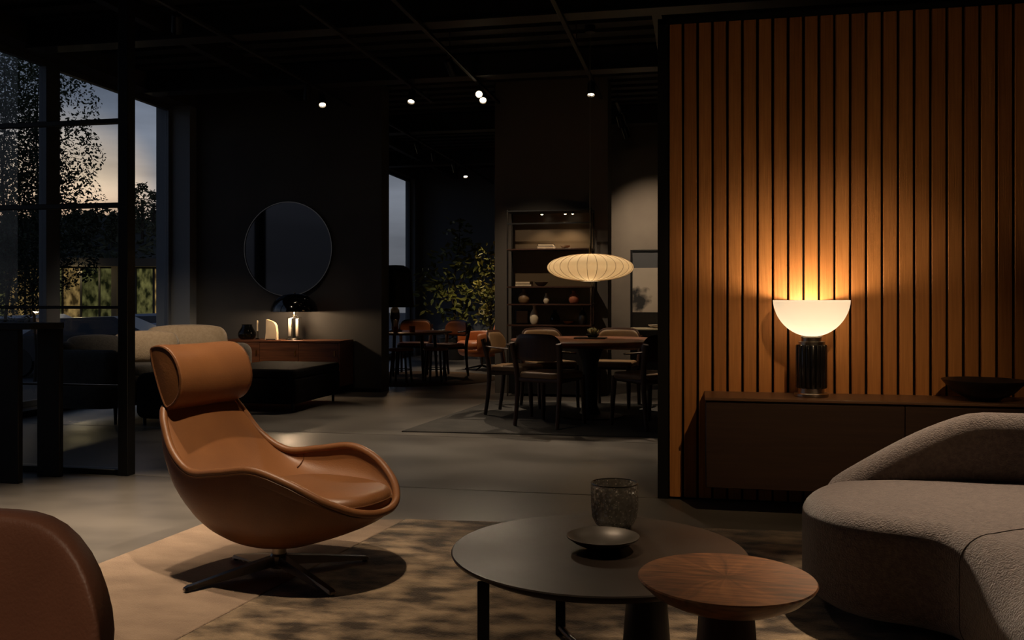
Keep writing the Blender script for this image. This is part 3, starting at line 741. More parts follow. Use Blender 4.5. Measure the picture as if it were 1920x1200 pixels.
# ================================================================== WALL-HUNG CABINET, LAMP, BOWL
wc = thing('wall_cabinet', 'long dark wall-hung cabinet below the oak slats', 'cabinet', (.03, 4.74, 0))
def wb(nm, lo, hi, m=M_cab, bev=.003, par=wc): return box(nm, (lo[0] - .03, lo[1] - 4.74, lo[2]), (hi[0] - .03, hi[1] - 4.74, hi[2]), m, par, bev=bev, seg=1)
wb('carcass', (.035, 4.752, .14), (2.9, 5.092, .585))
wb('worktop', (.03, 4.735, .587), (2.9, 5.092, .602), M_cabtop)
for i in range(3):
    a = .037 + i * .955
    d = wb('drop_front', (a, 4.737, .143), (a + .951, 4.751, .578))
def column_lamp():
    t = thing('table_lamp', 'table lamp with white opal bowl shade on fluted black column', 'lamp', (.572, 4.915, .602))
    lathe('base_plate', [(0, 0), (.082, 0), (.085, .004), (.085, .016), (.08, .020), (0, .020)], M_steel, t, 64)
    lathe('base_collar', [(0, .02), (.064, .02), (.064, .044), (0, .044)], M_steel, t, 64)
    body = lathe('fluted_column', [(0, .044), (.074, .044), (.078, .05), (.078, .262), (.074, .268), (0, .268)], mat('column_enamel', (26, 24, 23), .22, spec=.6), t, 216, wob=lambda a: 1 - .13 * abs(math.cos(a * 9)) ** 7)
    lathe('top_collar', [(0, .268), (.066, .268), (.066, .284), (.06, .286), (.050, .286), (.050, .305), (.054, .309), (0, .309)], M_steel, t, 64)
    pr = []
    H0, H1, RR = .309, .498, .192
    for i in range(25):
        a = PI / 2 * i / 24 * .955
        pr.append((RR * math.sin(a) / math.sin(PI / 2 * .955), H0 + (H1 - H0) * (1 - math.cos(a)) / (1 - math.cos(PI / 2 * .955))))
    inner = [(max(0, r - .005), z_ + .004) for r, z_ in reversed(pr)]
    lathe('bowl_shade', pr + [(RR - .002, H1 + .001)], M_opal, t, 96, sh=80)
    lathe('bulb_holder', [(0, .318), (.022, .318), (.022, .352), (0, .352)], M_steel, t, 24)
    point('lamp_light', (0, 0, .44), 10.5, (1, .74, .46), .05, t)
    return t
column_lamp()
bw = lathe('wide_bowl', [(0, 0), (.06, 0), (.07, .006), (.14, .045), (.19, .098), (.192, .104), (.184, .102), (.135, .054), (.06, .018), (0, .014)], M_ceramic, None, 72, (1.385, 4.88, .602), sh=50)
tag(bw, 'wide shallow black bowl on the dark wall cabinet', 'bowl')

# ================================================================== BLACK CONSOLE BY THE GLASS
cn = thing('console_table', 'tall black slab-legged console in front of the glass partition', 'table', (-4.06, 4.86, 0))
box('table_top', (-.95, -.16, .925), (.17, .135, .962), M_black2, cn, bev=.003, seg=1)
for x0, x1, y0, y1 in ((-.075, .07, -.14, -.10), (.01, .168, .09, .13), (-.9, -.74, -.14, -.10), (-.82, -.66, .09, .13)):
    box('leg_slab', (x0, y0, 0), (x1, y1, .925), M_black2, cn, bev=.003, seg=1)

# ================================================================== LOUNGE CORNER BEHIND THE GLASS
gs = thing('grey_sofa', 'grey wool sofa with rounded ends along the window', 'sofa', (-5.375, 8.3, 0))
puffy('base', rrect(.86, 2.6, .3, 8), .13, .44, .08, .16, M_gsofa, gs, seg=6)
puffy('seat_cushion', rrect(.62, 1.1, .1, 6, .10, -.48), .40, .50, .05, .03, M_gsofa, gs)
puffy('seat_cushion', rrect(.62, 1.1, .1, 6, .10, .64), .40, .50, .05, .03, M_gsofa, gs)
puffy('backrest', rrect(.26, 2.56, .12, 8, -.30, 0), .36, .72, .10, .06, M_gsofa, gs, seg=6)
puffy('arm', rrect(.80, .24, .12, 8, 0, -1.17), .30, .66, .11, .1, M_gsofa, gs, seg=6)
puffy('arm', rrect(.80, .24, .12, 8, 0, 1.17), .30, .62, .11, .1, M_gsofa, gs, seg=6)
for x in (-.32, .30):
    for y in (-1.12, 1.12): tube('leg', [(x, y, .16), (x * 1.05, y * 1.02, 0)], .016, M_black, gs, 10, rad=[.02, .012])
pw = [('long beige wool cushion at the far end of the grey sofa', (-5.32, 8.72, .66), .84, .38, .24, 32, M_beige), ('beige wool cushion in the middle of the grey sofa', (-5.30, 7.98, .64), .62, .34, .20, 40, M_beige),
      ('charcoal cushion at the near end of the grey sofa', (-5.46, 7.42, .62), .52, .34, .18, 30, M_gsofa)]
for lb, lc, w, h, t_, a, m in pw:
    o = pillow('cushion', w, h, t_, m, None, lc, (math.radians(-17), 0, math.radians(a)))
    tag(o, lb, 'cushion', 'cushions on the grey sofa')
pf = thing('leather_pouf', 'rounded black leather pouf beside the grey sofa', 'pouf', (-4.62, 7.35, 0))
puffy('body', rrect(.48, .52, .12, 8), .06, .46, .08, .07, M_dleather, pf, seg=6)
tube('piping', [(x, y, .38) for x, y in rrect(.482, .522, .12, 8)], .004, M_dleather, pf, 6, closed=True)
for x in (-.16, .16):
    for y in (-.18, .18): lathe('foot', [(0, 0), (.014, 0), (.016, .07), (0, .07)], M_black, pf, 12, (x, y, 0))
o = pillow('dark_cushion', .42, .26, .14, M_dpillow, None, (-4.66, 7.42, .545), (math.radians(-24), 0, math.radians(60)))
tag(o, 'black cushion lying on the leather pouf', 'cushion')
ot = thing('leather_ottoman', 'large square black leather ottoman before the walnut credenza', 'ottoman', (-4.30, 8.78, 0))
puffy('body', rrect(.92, 1.16, .05, 5), .085, .34, .03, .02, M_dleather, ot)
puffy('top_cushion', rrect(.92, 1.16, .06, 5), .335, .425, .035, .02, M_dleather, ot)
for x in (-.40, .40):
    for y in (-.5, .5): lathe('foot', [(0, 0), (.014, 0), (.016, .09), (0, .09)], M_black, ot, 12, (x, y, 0))
for i in range(3):
    for j in range(3): lathe('button', [(0, .002), (.008, .001), (.012, -.002)], M_dleather, ot, 10, ((i - 1) * .28, (j - 1) * .34, .425))

# ---- walnut credenza with lamp and ornaments
cd = thing('walnut_credenza', 'low walnut credenza under the round mirror', 'sideboard', (-4.06, 9.86, 0))
def cb(nm, x0, x1, y0, y1, z0, z1, m=M_walnut, bev=.003, par=cd): return box(nm, (x0 + 4.06, y0 - 9.86, z0), (x1 + 4.06, y1 - 9.86, z1), m, par, bev=bev, seg=1)
cb('carcass', -5.56, -4.062, 9.872, 10.272, .1, .605)
cb('worktop', -5.57, -4.058, 9.855, 10.274, .607, .630)
cb('end_panel', -4.082, -4.058, 9.857, 10.272, .1, .606)
for i in range(3):
    a = -5.555 + i * .491
    d = cb('door', a, a + .487, 9.858, 9.871, .105, .602)
    box('handle', (.20, -.020, .10), (.215, -.0066, .16), M_brass, d)
cb('plinth', -5.45, -4.15, 9.92, 10.2, 0, .1, M_black)
def dome_lamp():
    t = thing('dome_lamp', 'table lamp with glossy black dome shade on clear glass cylinder', 'lamp', (-4.70, 10.02, .630))
    lathe('base_disc', [(0, 0), (.10, 0), (.102, .006), (.09, .022), (.06, .026), (0, .026)], M_steel_d, t, 48)
    lathe('glass_body', [(0, .026), (.082, .026), (.088, .032), (.088, .262), (.08, .27), (.05, .276), (0, .276)], M_clear, t, 48)
    lathe('inner_stem', [(0, .03), (.02, .03), (.02, .26), (0, .26)], M_black, t, 20)
    for s in (-1, 1):
        pn = box('light_panel', (-.018, -.012, .04), (.018, .012, .255), M_white, t, bev=.006); pn.location = (s * .047, -.02, .148)
    lathe('neck', [(0, .277), (.03, .277), (.03, .285), (.016, .295), (.016, .36), (0, .36)], M_steel, t, 24)
    pr = []
    for i in range(25):
        a = PI / 2 * i / 24; pr.append((.275 * math.sin(a) ** .92 if a > 0 else 0, .335 + .215 * math.cos(a) ** .95 if i < 24 else .335))
    inner = [(max(0, r * .975), z_ - .006 if r > .02 else z_ - .006) for r, z_ in reversed(pr)]
    lathe('dome_shade', pr + [(.268, .333)] + inner[1:], M_gloss, t, 72, sh=60)
    lathe('finial', [(0, .548), (.012, .548), (.014, .556), (.006, .566), (0, .567)], M_steel, t, 16)
    bl = lathe('bulb', [(0, .36), (.02, .365), (.035, .39), (.03, .42), (0, .435)], emis('bulb_glow', (1, .72, .42), 6), t, 20)
    point('lamp_light', (0, -.10, .35), 15, (1, .70, .42), .04, t)
    return t
dome_lamp()
mr = thing('round_mirror', 'large round dark mirror with thin metal rim', 'mirror', (-4.9, 10.278, 1.725))
mo = lathe('mirror_glass', [(0, .0), (.565, .0), (.567, -.02), (0, -.02)], M_mirror, mr, 96); mo.rotation_euler = (PI / 2, 0, 0); mo.location = (0, -.016, 0)
ro = lathe('rim', [(.566, -.03), (.576, -.03), (.576, .008), (.566, .008), (.566, -.03)], M_steel_d, mr, 96); ro.rotation_euler = (PI / 2, 0, 0); ro.location = (0, -.018, 0)
VP_ = [(p.x, p.z) for p in spline([(.07, 0, 0), (.10, 0, .03), (.105, 0, .08), (.07, 0, .14), (.06, 0, .17), (.066, 0, .18)], 5)]
dv = thing('dark_glass_vase', 'squat dark glass vase with yellow flowers on the credenza', 'vase', (-5.31, 10.02, .630))
lathe('vase_body', [(0, 0)] + VP_ + [(r - .006, max(.01, z_)) for r, z_ in reversed(VP_)] + [(0, .01)], M_smoke, dv, 40, sh=80)
random.seed(3)
for i in range(9):
    a = random.uniform(0, 2 * PI); r = random.uniform(.0, .05)
    lathe('blossom', [(0, 0), (.012, .004), (.014, .012), (0, .02)], M_leafB, dv, 10, (r * math.cos(a), r * math.sin(a) - .02, random.uniform(.015, .06)))
ca = thing('glass_candlestick', 'slim clear glass candlestick between vase and cream sculpture', 'candlestick', (-5.155, 9.98, .630))
lathe('foot', [(0, 0), (.03, 0), (.03, .006), (.012, .02), (.011, .1), (.016, .105), (0, .105)], M_chromeglass, ca, 20)
lathe('candle', [(0, .105), (.011, .105), (.011, .225), (.004, .232), (0, .232)], M_cream, ca, 16)
cu = thing('curved_sculpture', 'cream stone sculpture with curved top beside the dome lamp', 'sculpture', (-4.97, 9.98, .630))
pts = [(-.075, 0), (.075, 0), (.072, .10), (.062, .17), (.04, .205), (0, .225), (-.04, .238), (-.062, .243), (-.064, .10)]
v = [(x, y, z_) for y in (-.025, .025) for x, z_ in pts]; k = len(pts)
ob = obj('stone_slab', v, [tuple(range(k)), tuple(reversed(range(k, 2 * k)))] + [(i, k + i, k + (i + 1) % k, (i + 1) % k) for i in range(k)], M_cream, cu, smooth=False); fix(ob)
box('stone_foot', (-.06, -.035, 0), (.06, .035, .012), M_black, cu)

# ================================================================== DINING AREA
TX, TY = -1.0, 8.5
dt = thing('dining_table', 'round walnut dining table under the pendant lamp', 'table', (TX, TY, .0095))
lathe('table_top', [(0, .725), (.74, .725), (.75, .718), (.745, .70), (.70, .672), (0, .672)], M_walnut, dt, 72)
lathe('pedestal', [(0, .0), (.30, .0), (.305, .012), (.10, .03), (.07, .1), (.075, .5), (.13, .66), (.13, .672), (0, .672)], M_black2, dt, 40)
def dining_chair(back_in, seatm):
    t = empty('dining_chair')
    # faces +y ; origin on the floor under the seat centre
    for s in (-1, 1):
        tube('back_leg', spline([(s * .215, -.245, 0), (s * .213, -.215, .22), (s * .218, -.205, .44), (s * .232, -.235, .62), (s * .236, -.26, .72)], 4), .018, M_walnutd, t, 10, rad=[.017 + .008 * math.sin(min(1, i / 12) * PI * .5) for i in range(17)])
        tube('front_leg', [(s * .215, .215, 0), (s * .212, .205, .2), (s * .205, .19, .43)], .018, M_walnutd, t, 10, rad=[.016, .022, .026])
        tube('arm_stub', spline([(s * .236, -.245, .655), (s * .262, -.17, .645), (s * .268, -.06, .635), (s * .25, -.01, .632)], 4), .015, M_walnutd, t, 8, flat=(1.25, .6))
        tube('side_rail', [(s * .212, -.205, .40), (s * .205, .19, .41)], .018, M_walnutd, t, 8, flat=(.6, 1.2))
    tube('front_rail', [(-.205, .19, .41), (.205, .19, .41)], .018, M_walnutd, t, 8, flat=(.6, 1.2))
    tube('rear_rail', [(-.212, -.205, .40), (.212, -.205, .40)], .018, M_walnutd, t, 8, flat=(.6, 1.2))
    o = [(x * (1 + .05 * (y / .22)), y) for x, y in rrect(.45, .44, .09, 6)]
    puffy('seat', o, .415, .465, .022, .01, seatm, t)
    def sheet(off, m, nm, inset=0):
        rows = []
        for i in range(13):
            v_ = i / 12; row = []
            for j in range(21):
                u = j / 20 * 2 - 1
                u = math.sin(u * PI / 2); ce_ = 1 - max(0, 1 - (max(0, abs(u) - .62) / .38) ** 2) ** .5
                top = .80 - .10 * ce_ - .012 * u * u - inset; bot = .565 + .06 * ce_ + inset
                z_ = bot + (top - bot) * v_
                y = -.275 + .055 * u * u - .06 * (z_ - .56) + .02
                row.append((u * (.238 - inset), y + off * (1 - abs(2 * v_ - 1) ** 6) ** .5, z_))
            rows.append(row)
        return rows
    A = sheet(-.012, None, ''); B = sheet(.012, None, '')
    bk = grid('backrest', A, M_walnutd, t)
    V = [p for r in A for p in r] + [p for r in B for p in r]; F = []
    n1 = 13 * 21
    for s in (0, 1):
        for i in range(12):
            for j in range(20):
                a = s * n1 + i * 21 + j; qd = (a, a + 1, a + 22, a + 21); F.append(qd[::-1] if s else qd)
    loop = list(range(21)) + [i * 21 + 20 for i in range(1, 13)] + [12 * 21 + j for j in range(19, -1, -1)] + [i * 21 for i in range(11, 0, -1)]
    for q in range(len(loop)):
        a, b = loop[q], loop[(q + 1) % len(loop)]; F.append((b, a, a + n1, b + n1))
    me = bpy.data.meshes.new('backrest'); me.from_pydata(V, [], F); me.materials.append(M_walnutd)
    bk.data = me; fix(bk)
    for p in me.polygons: p.use_smooth = True
    sharp(bk, 50)
    pad = sheet(.022, None, '', .012); grid('back_pad', pad, back_in, t)
    return t
proto = dining_chair(M_taupe, M_taupe)
proto2 = dining_chair(M_tan, M_tan)
def put(pr, x, y, rz, z, label, group, used={}):
    o = pr if pr.name not in used else copy_tree(pr); used[pr.name] = 1
    o.location = (x, y, z); o.rotation_euler = (0, 0, rz); tag(o, label, 'chair', group)
def facing(x, y, tx, ty): return math.atan2(ty - y, tx - x) - PI / 2
G1 = 'chairs around the dining table'
for x, y, lb in ((-1.27, 7.86, 'walnut dining chair nearest the camera with its back turned, centre of the opening'), (-.44, 7.93, 'walnut dining chair with its back turned, partly cut off by the slatted wall'),
                 (-1.72, 8.58, 'walnut dining chair seen from its side at the left end of the dining table'), (-1.50, 9.22, 'taupe dining chair across the table just left of the pendant'),
                 (-.86, 9.34, 'taupe dining chair across the table behind the small plant tray')):
    put(proto, x, y, facing(x, y, TX, TY), .0130, lb, G1)
tr = tag(box('serving_tray', (-1.16, 8.52, .7345), (-.86, 8.72, .747), M_black2, None, bev=.004, origin=(-1.01, 8.62, .7345)), 'flat black tray on the dining table', 'tray')
sc_ = thing('succulent', 'small pale succulent in a low bowl on the black tray', 'plant', (-.99, 8.62, .747))
lathe('bowl', [(0, 0), (.04, 0), (.06, .02), (.062, .03), (.055, .028), (0, .02)], M_pot, sc_, 24)
random.seed(5)
def leaves(name, pts, size, m, parent, seed=1, jitter=.5):
    rnd = random.Random(seed); V, F = [], []
    for p in pts:
        s = size * rnd.uniform(.6, 1.25)
        d = Vector((rnd.gauss(0, 1), rnd.gauss(0, 1), rnd.gauss(-.25, .7))).normalized()
        sd = d.cross(Vector((rnd.gauss(0, 1), rnd.gauss(0, 1), rnd.gauss(0, 1)))).normalized()
        nn = d.cross(sd)
        p = Vector(p); b = len(V)
        V += [p, p + d * s * .28 + sd * s * .19 + nn * s * .05, p + d * s * .62 + sd * s * .17 + nn * s * .05, p + d * s - nn * s * .06, p + d * s * .62 - sd * s * .17 + nn * s * .05, p + d * s * .28 - sd * s * .19 + nn * s * .05]
        F += [(b, b + 1, b + 2, b + 3), (b, b + 3, b + 4, b + 5)]
    o = obj(name, V, F, m, parent, smooth=False); o['kind'] = 'stuff'; return o
for i in range(22):
    a = i * 2.4; r = .012 + .04 * i / 22
    tube('leaf', [(r * .3 * math.cos(a), r * .3 * math.sin(a), .025), (r * math.cos(a), r * math.sin(a), .05 + .02 * (1 - i / 22)), (r * 1.2 * math.cos(a), r * 1.2 * math.sin(a), .075 + .02 * (1 - i / 22))], .008, MATS.get('succ') or mat('succ', (150, 146, 112), .6), sc_, 6, rad=[.007, .009, .002])

# ---- saucer pendant
def pendant():
    t = thing('saucer_pendant', 'ribbed cream saucer pendant lamp hanging over the dining table', 'lamp', (TX, TY, 1.408))
    pr = []
    for i in range(33):
        a = -PI / 2 + PI * i / 32
        r = .405 * max(0, math.cos(a)) ** .9; z_ = .125 * math.sin(a)
        if r > .085: pr.append((r, z_))
    n = 120
    lathe('shade', [(.088, pr[0][1])] + pr + [(.06, .121)], M_shade, t, n, sh=80)
    rb = None
    for i in range(28):
        a = 2 * PI * i / 28 + .05
        if rb is None:
            rb = tube('rib', [(r + .001, 0, z_ * 1.01) for r, z_ in pr], .0022, M_wire, t, 5); rb.rotation_euler = (0, 0, a)
        else:
            c = rb.copy(); C.objects.link(c); c.parent = t; c.rotation_euler = (0, 0, a)
    lathe('bottom_ring', [(.074, -.122), (.09, -.122), (.09, -.129), (.074, -.129), (.074, -.122)], M_white, t, 48)
    lathe('top_cap', [(0, .118), (.06, .118), (.058, .126), (.012, .130), (.008, .2), (0, .2)], M_brass, t, 32)
    tube('cord', [(0, 0, .19), (0, 0, 2.26)], .0035, mat('cord_grey', (120, 112, 100), .5), t, 8)
    lathe('ceiling_cup', [(0, 2.21), (.05, 2.21), (.05, 2.27), (0, 2.27)], M_black, t, 24)
    bl = lathe('bulb', [(0, -.04), (.03, -.03), (.04, 0), (.03, .03), (0, .05)], emis('pendant_bulb', (1, .74, .42), 3), t, 20)
    point('pendant_light', (0, 0, 0), 8.5, (1, .74, .46), .07, t)
    return t
pendant()

# ---- open shelving with ornaments
sh = thing('open_shelving', 'tall dark metal shelving with bronze mirror back', 'shelf', (-1.66, 10.33, 0))
def sb(nm, x0, x1, y0, y1, z0, z1, m=M_black, par=sh, bev=.002): return box(nm, (x0 + 1.66, y0 - 10.33, z0), (x1 + 1.66, y1 - 10.33, z1), m, par, bev=bev, seg=1)
for x in (-2.15, -1.19):
    for y in (10.19, 10.455): sb('upright', x - .009, x + .009, y - .009, y + .009, 0, 2.14, M_steel_d)
sb('mirror_back', -2.14, -1.2, 10.478, 10.492, .62, 2.13, M_bmirror)
SHZ = [2.13, 1.985, 1.69, 1.26, 1.06, .82, .60]
for z_ in SHZ: sb('shelf_board' if z_ != 1.985 else 'front_rail', -2.16, -1.18, 10.18, 10.475 if z_ != 1.985 else 10.20, z_ - .018, z_, M_walnutd if z_ < 1.9 else M_black)
sb('base_cabinet', -2.14, -1.2, 10.2, 10.47, .03, .58, M_black2)
for x in (-1.76, -1.49, -1.405):  # lamps added where the dark glass only mirrors spotlights
    d = lathe('added_downlight', [(0, -.028), (.016, -.028), (.018, 0), (0, 0)], M_black, sh, 16, (x + 1.66, -.08, 2.112))
    lathe('added_downlight_lens', [(0, -.001), (.0, -.036), (.010, -.033), (.015, -.029)], M_lens, d, 16, (0, 0, 0))
    spot('added_shelf_light', (x + 1.66, -.06, 2.07), (x + 1.66, .0, 0), 6, WARM, 110, .6, .01, sh)
random.seed(11)
IT = 'ornaments on the open shelving'
def vase(x, z_, h, r, m, lb, prof=None):
    sm = [(p.x, p.z) for p in spline([(r * .6, 0, 0), (r * .85, 0, h * .12), (r, 0, h * .35), (r * .8, 0, h * .6), (r * .35, 0, h * .82), (r * .42, 0, h)], 5)]
    o = lathe('vase', prof or [(0, 0)] + sm + [(r * .3, h), (0, h * .5)], m, None, 32, (x, 10.32, z_ + .0005), sh=60); tag(o, lb, 'vase', IT)
vase(-1.86, .82, .22, .055, M_cream, 'slender cream vase on the second lowest shelf')
vase(-1.62, .82, .17, .06, M_smoke, 'smoked glass vase on the second lowest shelf, centre')
vase(-1.30, .82, .20, .05, M_ceramic, 'black vase at the end of the second lowest shelf')
vase(-1.84, .60, .16, .03, M_cream, 'thin cream bottle standing on the lowest shelf', [(0, 0), (.03, 0), (.03, .10), (.012, .13), (.012, .17), (0, .17)])
vase(-1.98, 1.06, .17, .07, M_taupe, 'taupe round vase on the shelf level with the pendant')
vase(-1.72, 1.06, .12, .035, M_cream, 'small cream vase on the shelf level with the pendant')
vase(-1.40, 1.06, .15, .06, M_terra, 'terracotta vase behind the pendant lamp')
def bowl(x, z_, r, m, lb): tag(lathe('bowl', [(0, 0), (r * .4, 0), (r * .8, r * .35), (r, r * .6), (r * .93, r * .6), (r * .7, r * .36), (0, r * .1)], m, None, 28, (x, 10.32, z_ + .0005), sh=50), lb, 'bowl', IT)
bowl(-1.46, .82, .07, M_brass, 'small brass bowl on the second lowest shelf'); bowl(-1.36, .60, .08, M_dish, 'pewter bowl on the lowest shelf near its end')
bowl(-1.78, 1.26, .08, M_dish, 'pewter bowl on the shelf just above the pendant level'); bowl(-1.5, 1.69, .06, M_cream, 'small cream bowl on the high shelf by the cord')
def books(x, z_, cols, lb):
    y = 0
    for i, c in enumerate(cols):
        w, d, h = .19 - .015 * i, .14 - .008 * i, .028
        t = thing('book', lb[i], 'book', (x, 10.32, z_ + .0005 + y), random.uniform(-.15, .15), IT)
        box('pages', (-w / 2 + .003, -d / 2 + .003, .003), (w / 2 - .003, d / 2 - .003, h - .003), M_cream, t)
        box('cover', (-w / 2, -d / 2, 0), (w / 2, d / 2, .003), c, t); box('cover', (-w / 2, -d / 2, h - .003), (w / 2, d / 2, h), c, t); box('spine', (-w / 2, d / 2 - .003, 0), (w / 2, d / 2, h), c, t)
        y += h + .0005
books(-1.72, 1.69, [M_white, M_black2], ['pale book lying at the bottom of the high shelf stack', 'black book on top of the pale book, high shelf'])
books(-1.6, .60, [M_terra, M_white, M_black2], ['rust book at the bottom of the lowest shelf stack', 'white book in the middle of the lowest shelf stack', 'black book on top of the lowest shelf stack'])
books(-1.98, 1.26, [M_black2, M_taupe], ['black book lying on the shelf above the taupe vase', 'taupe book topping the pair above the taupe vase'])
fr = thing('photo_frame', 'small leaning picture frame on the shelf beside the cream vase', 'frame', (-2.02, 10.40, .8205), 0, IT)
box('frame', (-.08, -.008, 0), (.08, .008, .17), M_black, fr, bev=.002); box('print', (-.065, -.0095, .015), (.065, -.0083, .155), M_taupe, fr)
# ---- art and console
ar = thing('framed_print', 'large framed abstract grey print on the taupe wall', 'picture', (-.90, 12.66, .0))
x0 = -.03
for nm, a, b in (('frame_side', (x0, -.02, .70), (x0 + .03, .02, 1.80)), ('frame_side', (x0 + 1.07, -.02, .70), (x0 + 1.10, .02, 1.80)), ('frame_top', (x0 + .03, -.02, 1.775), (x0 + 1.07, .02, 1.80)), ('frame_bottom', (x0 + .03, -.02, .70), (x0 + 1.07, .02, .725))):
    box(nm, a, b, M_black, ar, bev=.002, seg=1)
box('print_sheet', (x0 + .03, -.004, .935), (x0 + 1.07, .004, 1.775), M_art, ar, origin=(x0 + .03, 0, .935))
box('lower_panel', (x0 + .03, -.004, .725), (x0 + 1.07, .004, .934), M_black2, ar)
ar.location[1] = 12.69
con = thing('wall_console', 'dark low console beneath the framed print', 'sideboard', (-.9, 12.4, 0))
box('carcass', (-.0, -.18, .08), (1.8, .2, .70), M_black2, con, bev=.004); box('worktop', (-.01, -.19, .701), (1.81, .2, .725), M_cream, con, bev=.003); box('plinth', (.05, -.12, 0), (1.75, .16, .08), M_black, con)
for i in range(3): box('door', (.005 + i * .6, -.192, .09), (.597 + i * .6, -.181, .695), M_black2, con)
tag(lathe('bowl', [(0, 0), (.05, 0), (.11, .03), (.12, .045), (.11, .043), (0, .012)], M_white, None, 32, (-.55, 12.36, .7255), sh=50), 'white bowl on the console below the print', 'bowl')

# ================================================================== FAR ROOM
ft = thing('far_table', 'round walnut table in the far room', 'table', (-3.96, 12.05, .0125))
lathe('table_top', [(0, .655), (.61, .655), (.62, .65), (.61, .635), (.56, .62), (0, .62)], M_walnut, ft, 56)
for i in range(4):
    a = PI / 4 + i * PI / 2; tube('leg', [(.42 * math.cos(a), .42 * math.sin(a), .625), (.46 * math.cos(a), .46 * math.sin(a), 0)], .022, M_walnutd, ft, 10, rad=[.026, .017])
G2 = 'chairs around the far table'
for x, y, lb in ((-3.58, 12.63, 'tan leather chair at the far table, side nearest the orange armchair'), (-4.14, 12.90, 'tan leather chair behind the far table facing the camera')):
    put(proto2, x, y, facing(x, y, -3.96, 12.05), .0135, lb, G2)
def stool(x, y, lb):
    t = thing('low_stool', lb, 'stool', (x, y, .0130), 0, 'stools at the far table')
    lathe('seat', [(0, .455), (.15, .452), (.17, .44), (.17, .425), (.155, .415), (0, .415)], M_tan, t, 32)
    for i in range(4):
        a = PI / 4 + i * PI / 2; tube('leg', [(.12 * math.cos(a), .12 * math.sin(a), .42), (.16 * math.cos(a), .16 * math.sin(a), 0)], .016, M_walnutd, t, 8)
    tube('foot_ring', [(.142 * math.cos(i * PI / 12), .142 * math.sin(i * PI / 12), .17) for i in range(24)], .007, M_walnutd, t, 6, closed=True)
stool(-3.86, 11.46, 'tan topped stool in front of the far table by the mirror wall'); stool(-3.46, 11.72, 'tan topped stool at the far table toward the armchair')
bl = thing('bell_lamp', 'tall table lamp with black bell shade on the far table', 'lamp', (-4.13, 12.0, .668))
lathe('base', [(0, 0), (.10, 0), (.105, .012), (.05, .03), (.045, .10), (.07, .2), (.06, .3), (.02, .36), (.015, .42), (0, .42)], M_ceramic, bl, 32)
pr = [(.02, .92), (.12, .915), (.19, .88), (.225, .82), (.24, .7), (.25, .55), (.262, .40), (.27, .335)]
lathe('shade', pr + [(r - .006, z_ - (.004 if i else 0)) for i, (r, z_) in enumerate(reversed(pr))], M_black, bl, 48, sh=60)
point('lamp_light', (0, 0, .42), 5, WARM2, .03, bl)
for nm, x, y, r, h, m, lb in (('terracotta_cup', -3.79, 11.72, .045, .085, M_terra, 'terracotta cup on the far table beside the bell lamp'), ('ribbed_jar', -3.99, 11.62, .04, .08, M_terra, 'terracotta jar with white candle on the far table')):
    t = thing(nm, lb, 'cup' if 'cup' in nm else 'jar', (x, y, .668)); lathe('body', [(0, 0), (r * .8, 0), (r, h), (r * .9, h), (r * .75, .012), (0, .012)], m, t, 24)
    if 'jar' in nm: lathe('candle', [(0, .012), (.025, .012), (.025, .17), (0, .17)], M_white, t, 20)
    else: tube('stirrer', [(0, 0, .02), (.012, 0, .17)], .003, M_brass, t, 6)
# ---- orange armchair
ac = thing('orange_armchair', 'rounded orange leather armchair on metal swivel base', 'chair', (-3.36, 13.95, 0), math.radians(130))
# faces +y locally
puffy('seat_cushion', [(x, y) for x, y in rrect(.64, .62, .2, 8, 0, .05)], .34, .46, .055, .05, M_orange, ac)
puffy('seat_shell', [(x, y) for x, y in rrect(.70, .66, .26, 8, 0, .02)], .22, .345, .02, .10, M_orange, ac)
pth = spline([(.36, .26, 0), (.395, .05, 0), (.36, -.2, 0), (.2, -.36, 0), (0, -.40, 0), (-.2, -.36, 0), (-.36, -.2, 0), (-.395, .05, 0), (-.36, .26, 0)], 5)
rows = []
for i, p in enumerate(pth):
    u = abs(i / (len(pth) - 1) * 2 - 1); d = pth[min(i + 1, len(pth) - 1)] - pth[max(i - 1, 0)]; d.normalize(); nn = Vector((d.y, -d.x, 0))
    top = .58 + .03 * math.sin(u * PI); e_ = 1 if 0 < i < len(pth) - 1 else .3
    rows.append([tuple(p + nn * math.cos(a) * .04 * e_ + Vector((0, 0, .30 + (top - .30) / 2 + math.sin(a) * (top - .30) / 2 * (.8 + .2 * e_)))) for a in [2 * PI * q / 14 for q in range(14)]])
sa_ = grid('arm_band', rows, M_orange, ac, closed_v=True)
rows = []
for i in range(11):
    v_ = i / 10
    rows.append([(u * (.25 - .05 * v_), -.34 - .12 * v_ + .08 * u * u + .045 * sd_ * (1 - u ** 6) ** .5 * (1 - abs(2 * v_ - 1) ** 8) ** .5, .42 + .42 * v_) for sd_, u in [(1, j / 8 * 2 - 1) for j in range(9)] + [(-1, 1 - j / 8 * 2) for j in range(1, 8)]])
bo = grid('backrest', rows, M_orange, ac, closed_v=True)
bm = bmesh.new(); bm.from_mesh(bo.data); bmesh.ops.holes_fill(bm, edges=[e for e in bm.edges if e.is_boundary], sides=0); bm.to_mesh(bo.data); bm.free()
lathe('column', [(0, .05), (.022, .05), (.022, .23), (0, .23)], M_steel_d, ac, 16)
for i in range(4):
    a = PI / 4 + i * PI / 2; tube('base_leg', [(.0, 0, .07), (.28 * math.cos(a), .28 * math.sin(a), .012)], .014, M_black, ac, 8, rad=[.016, .010])

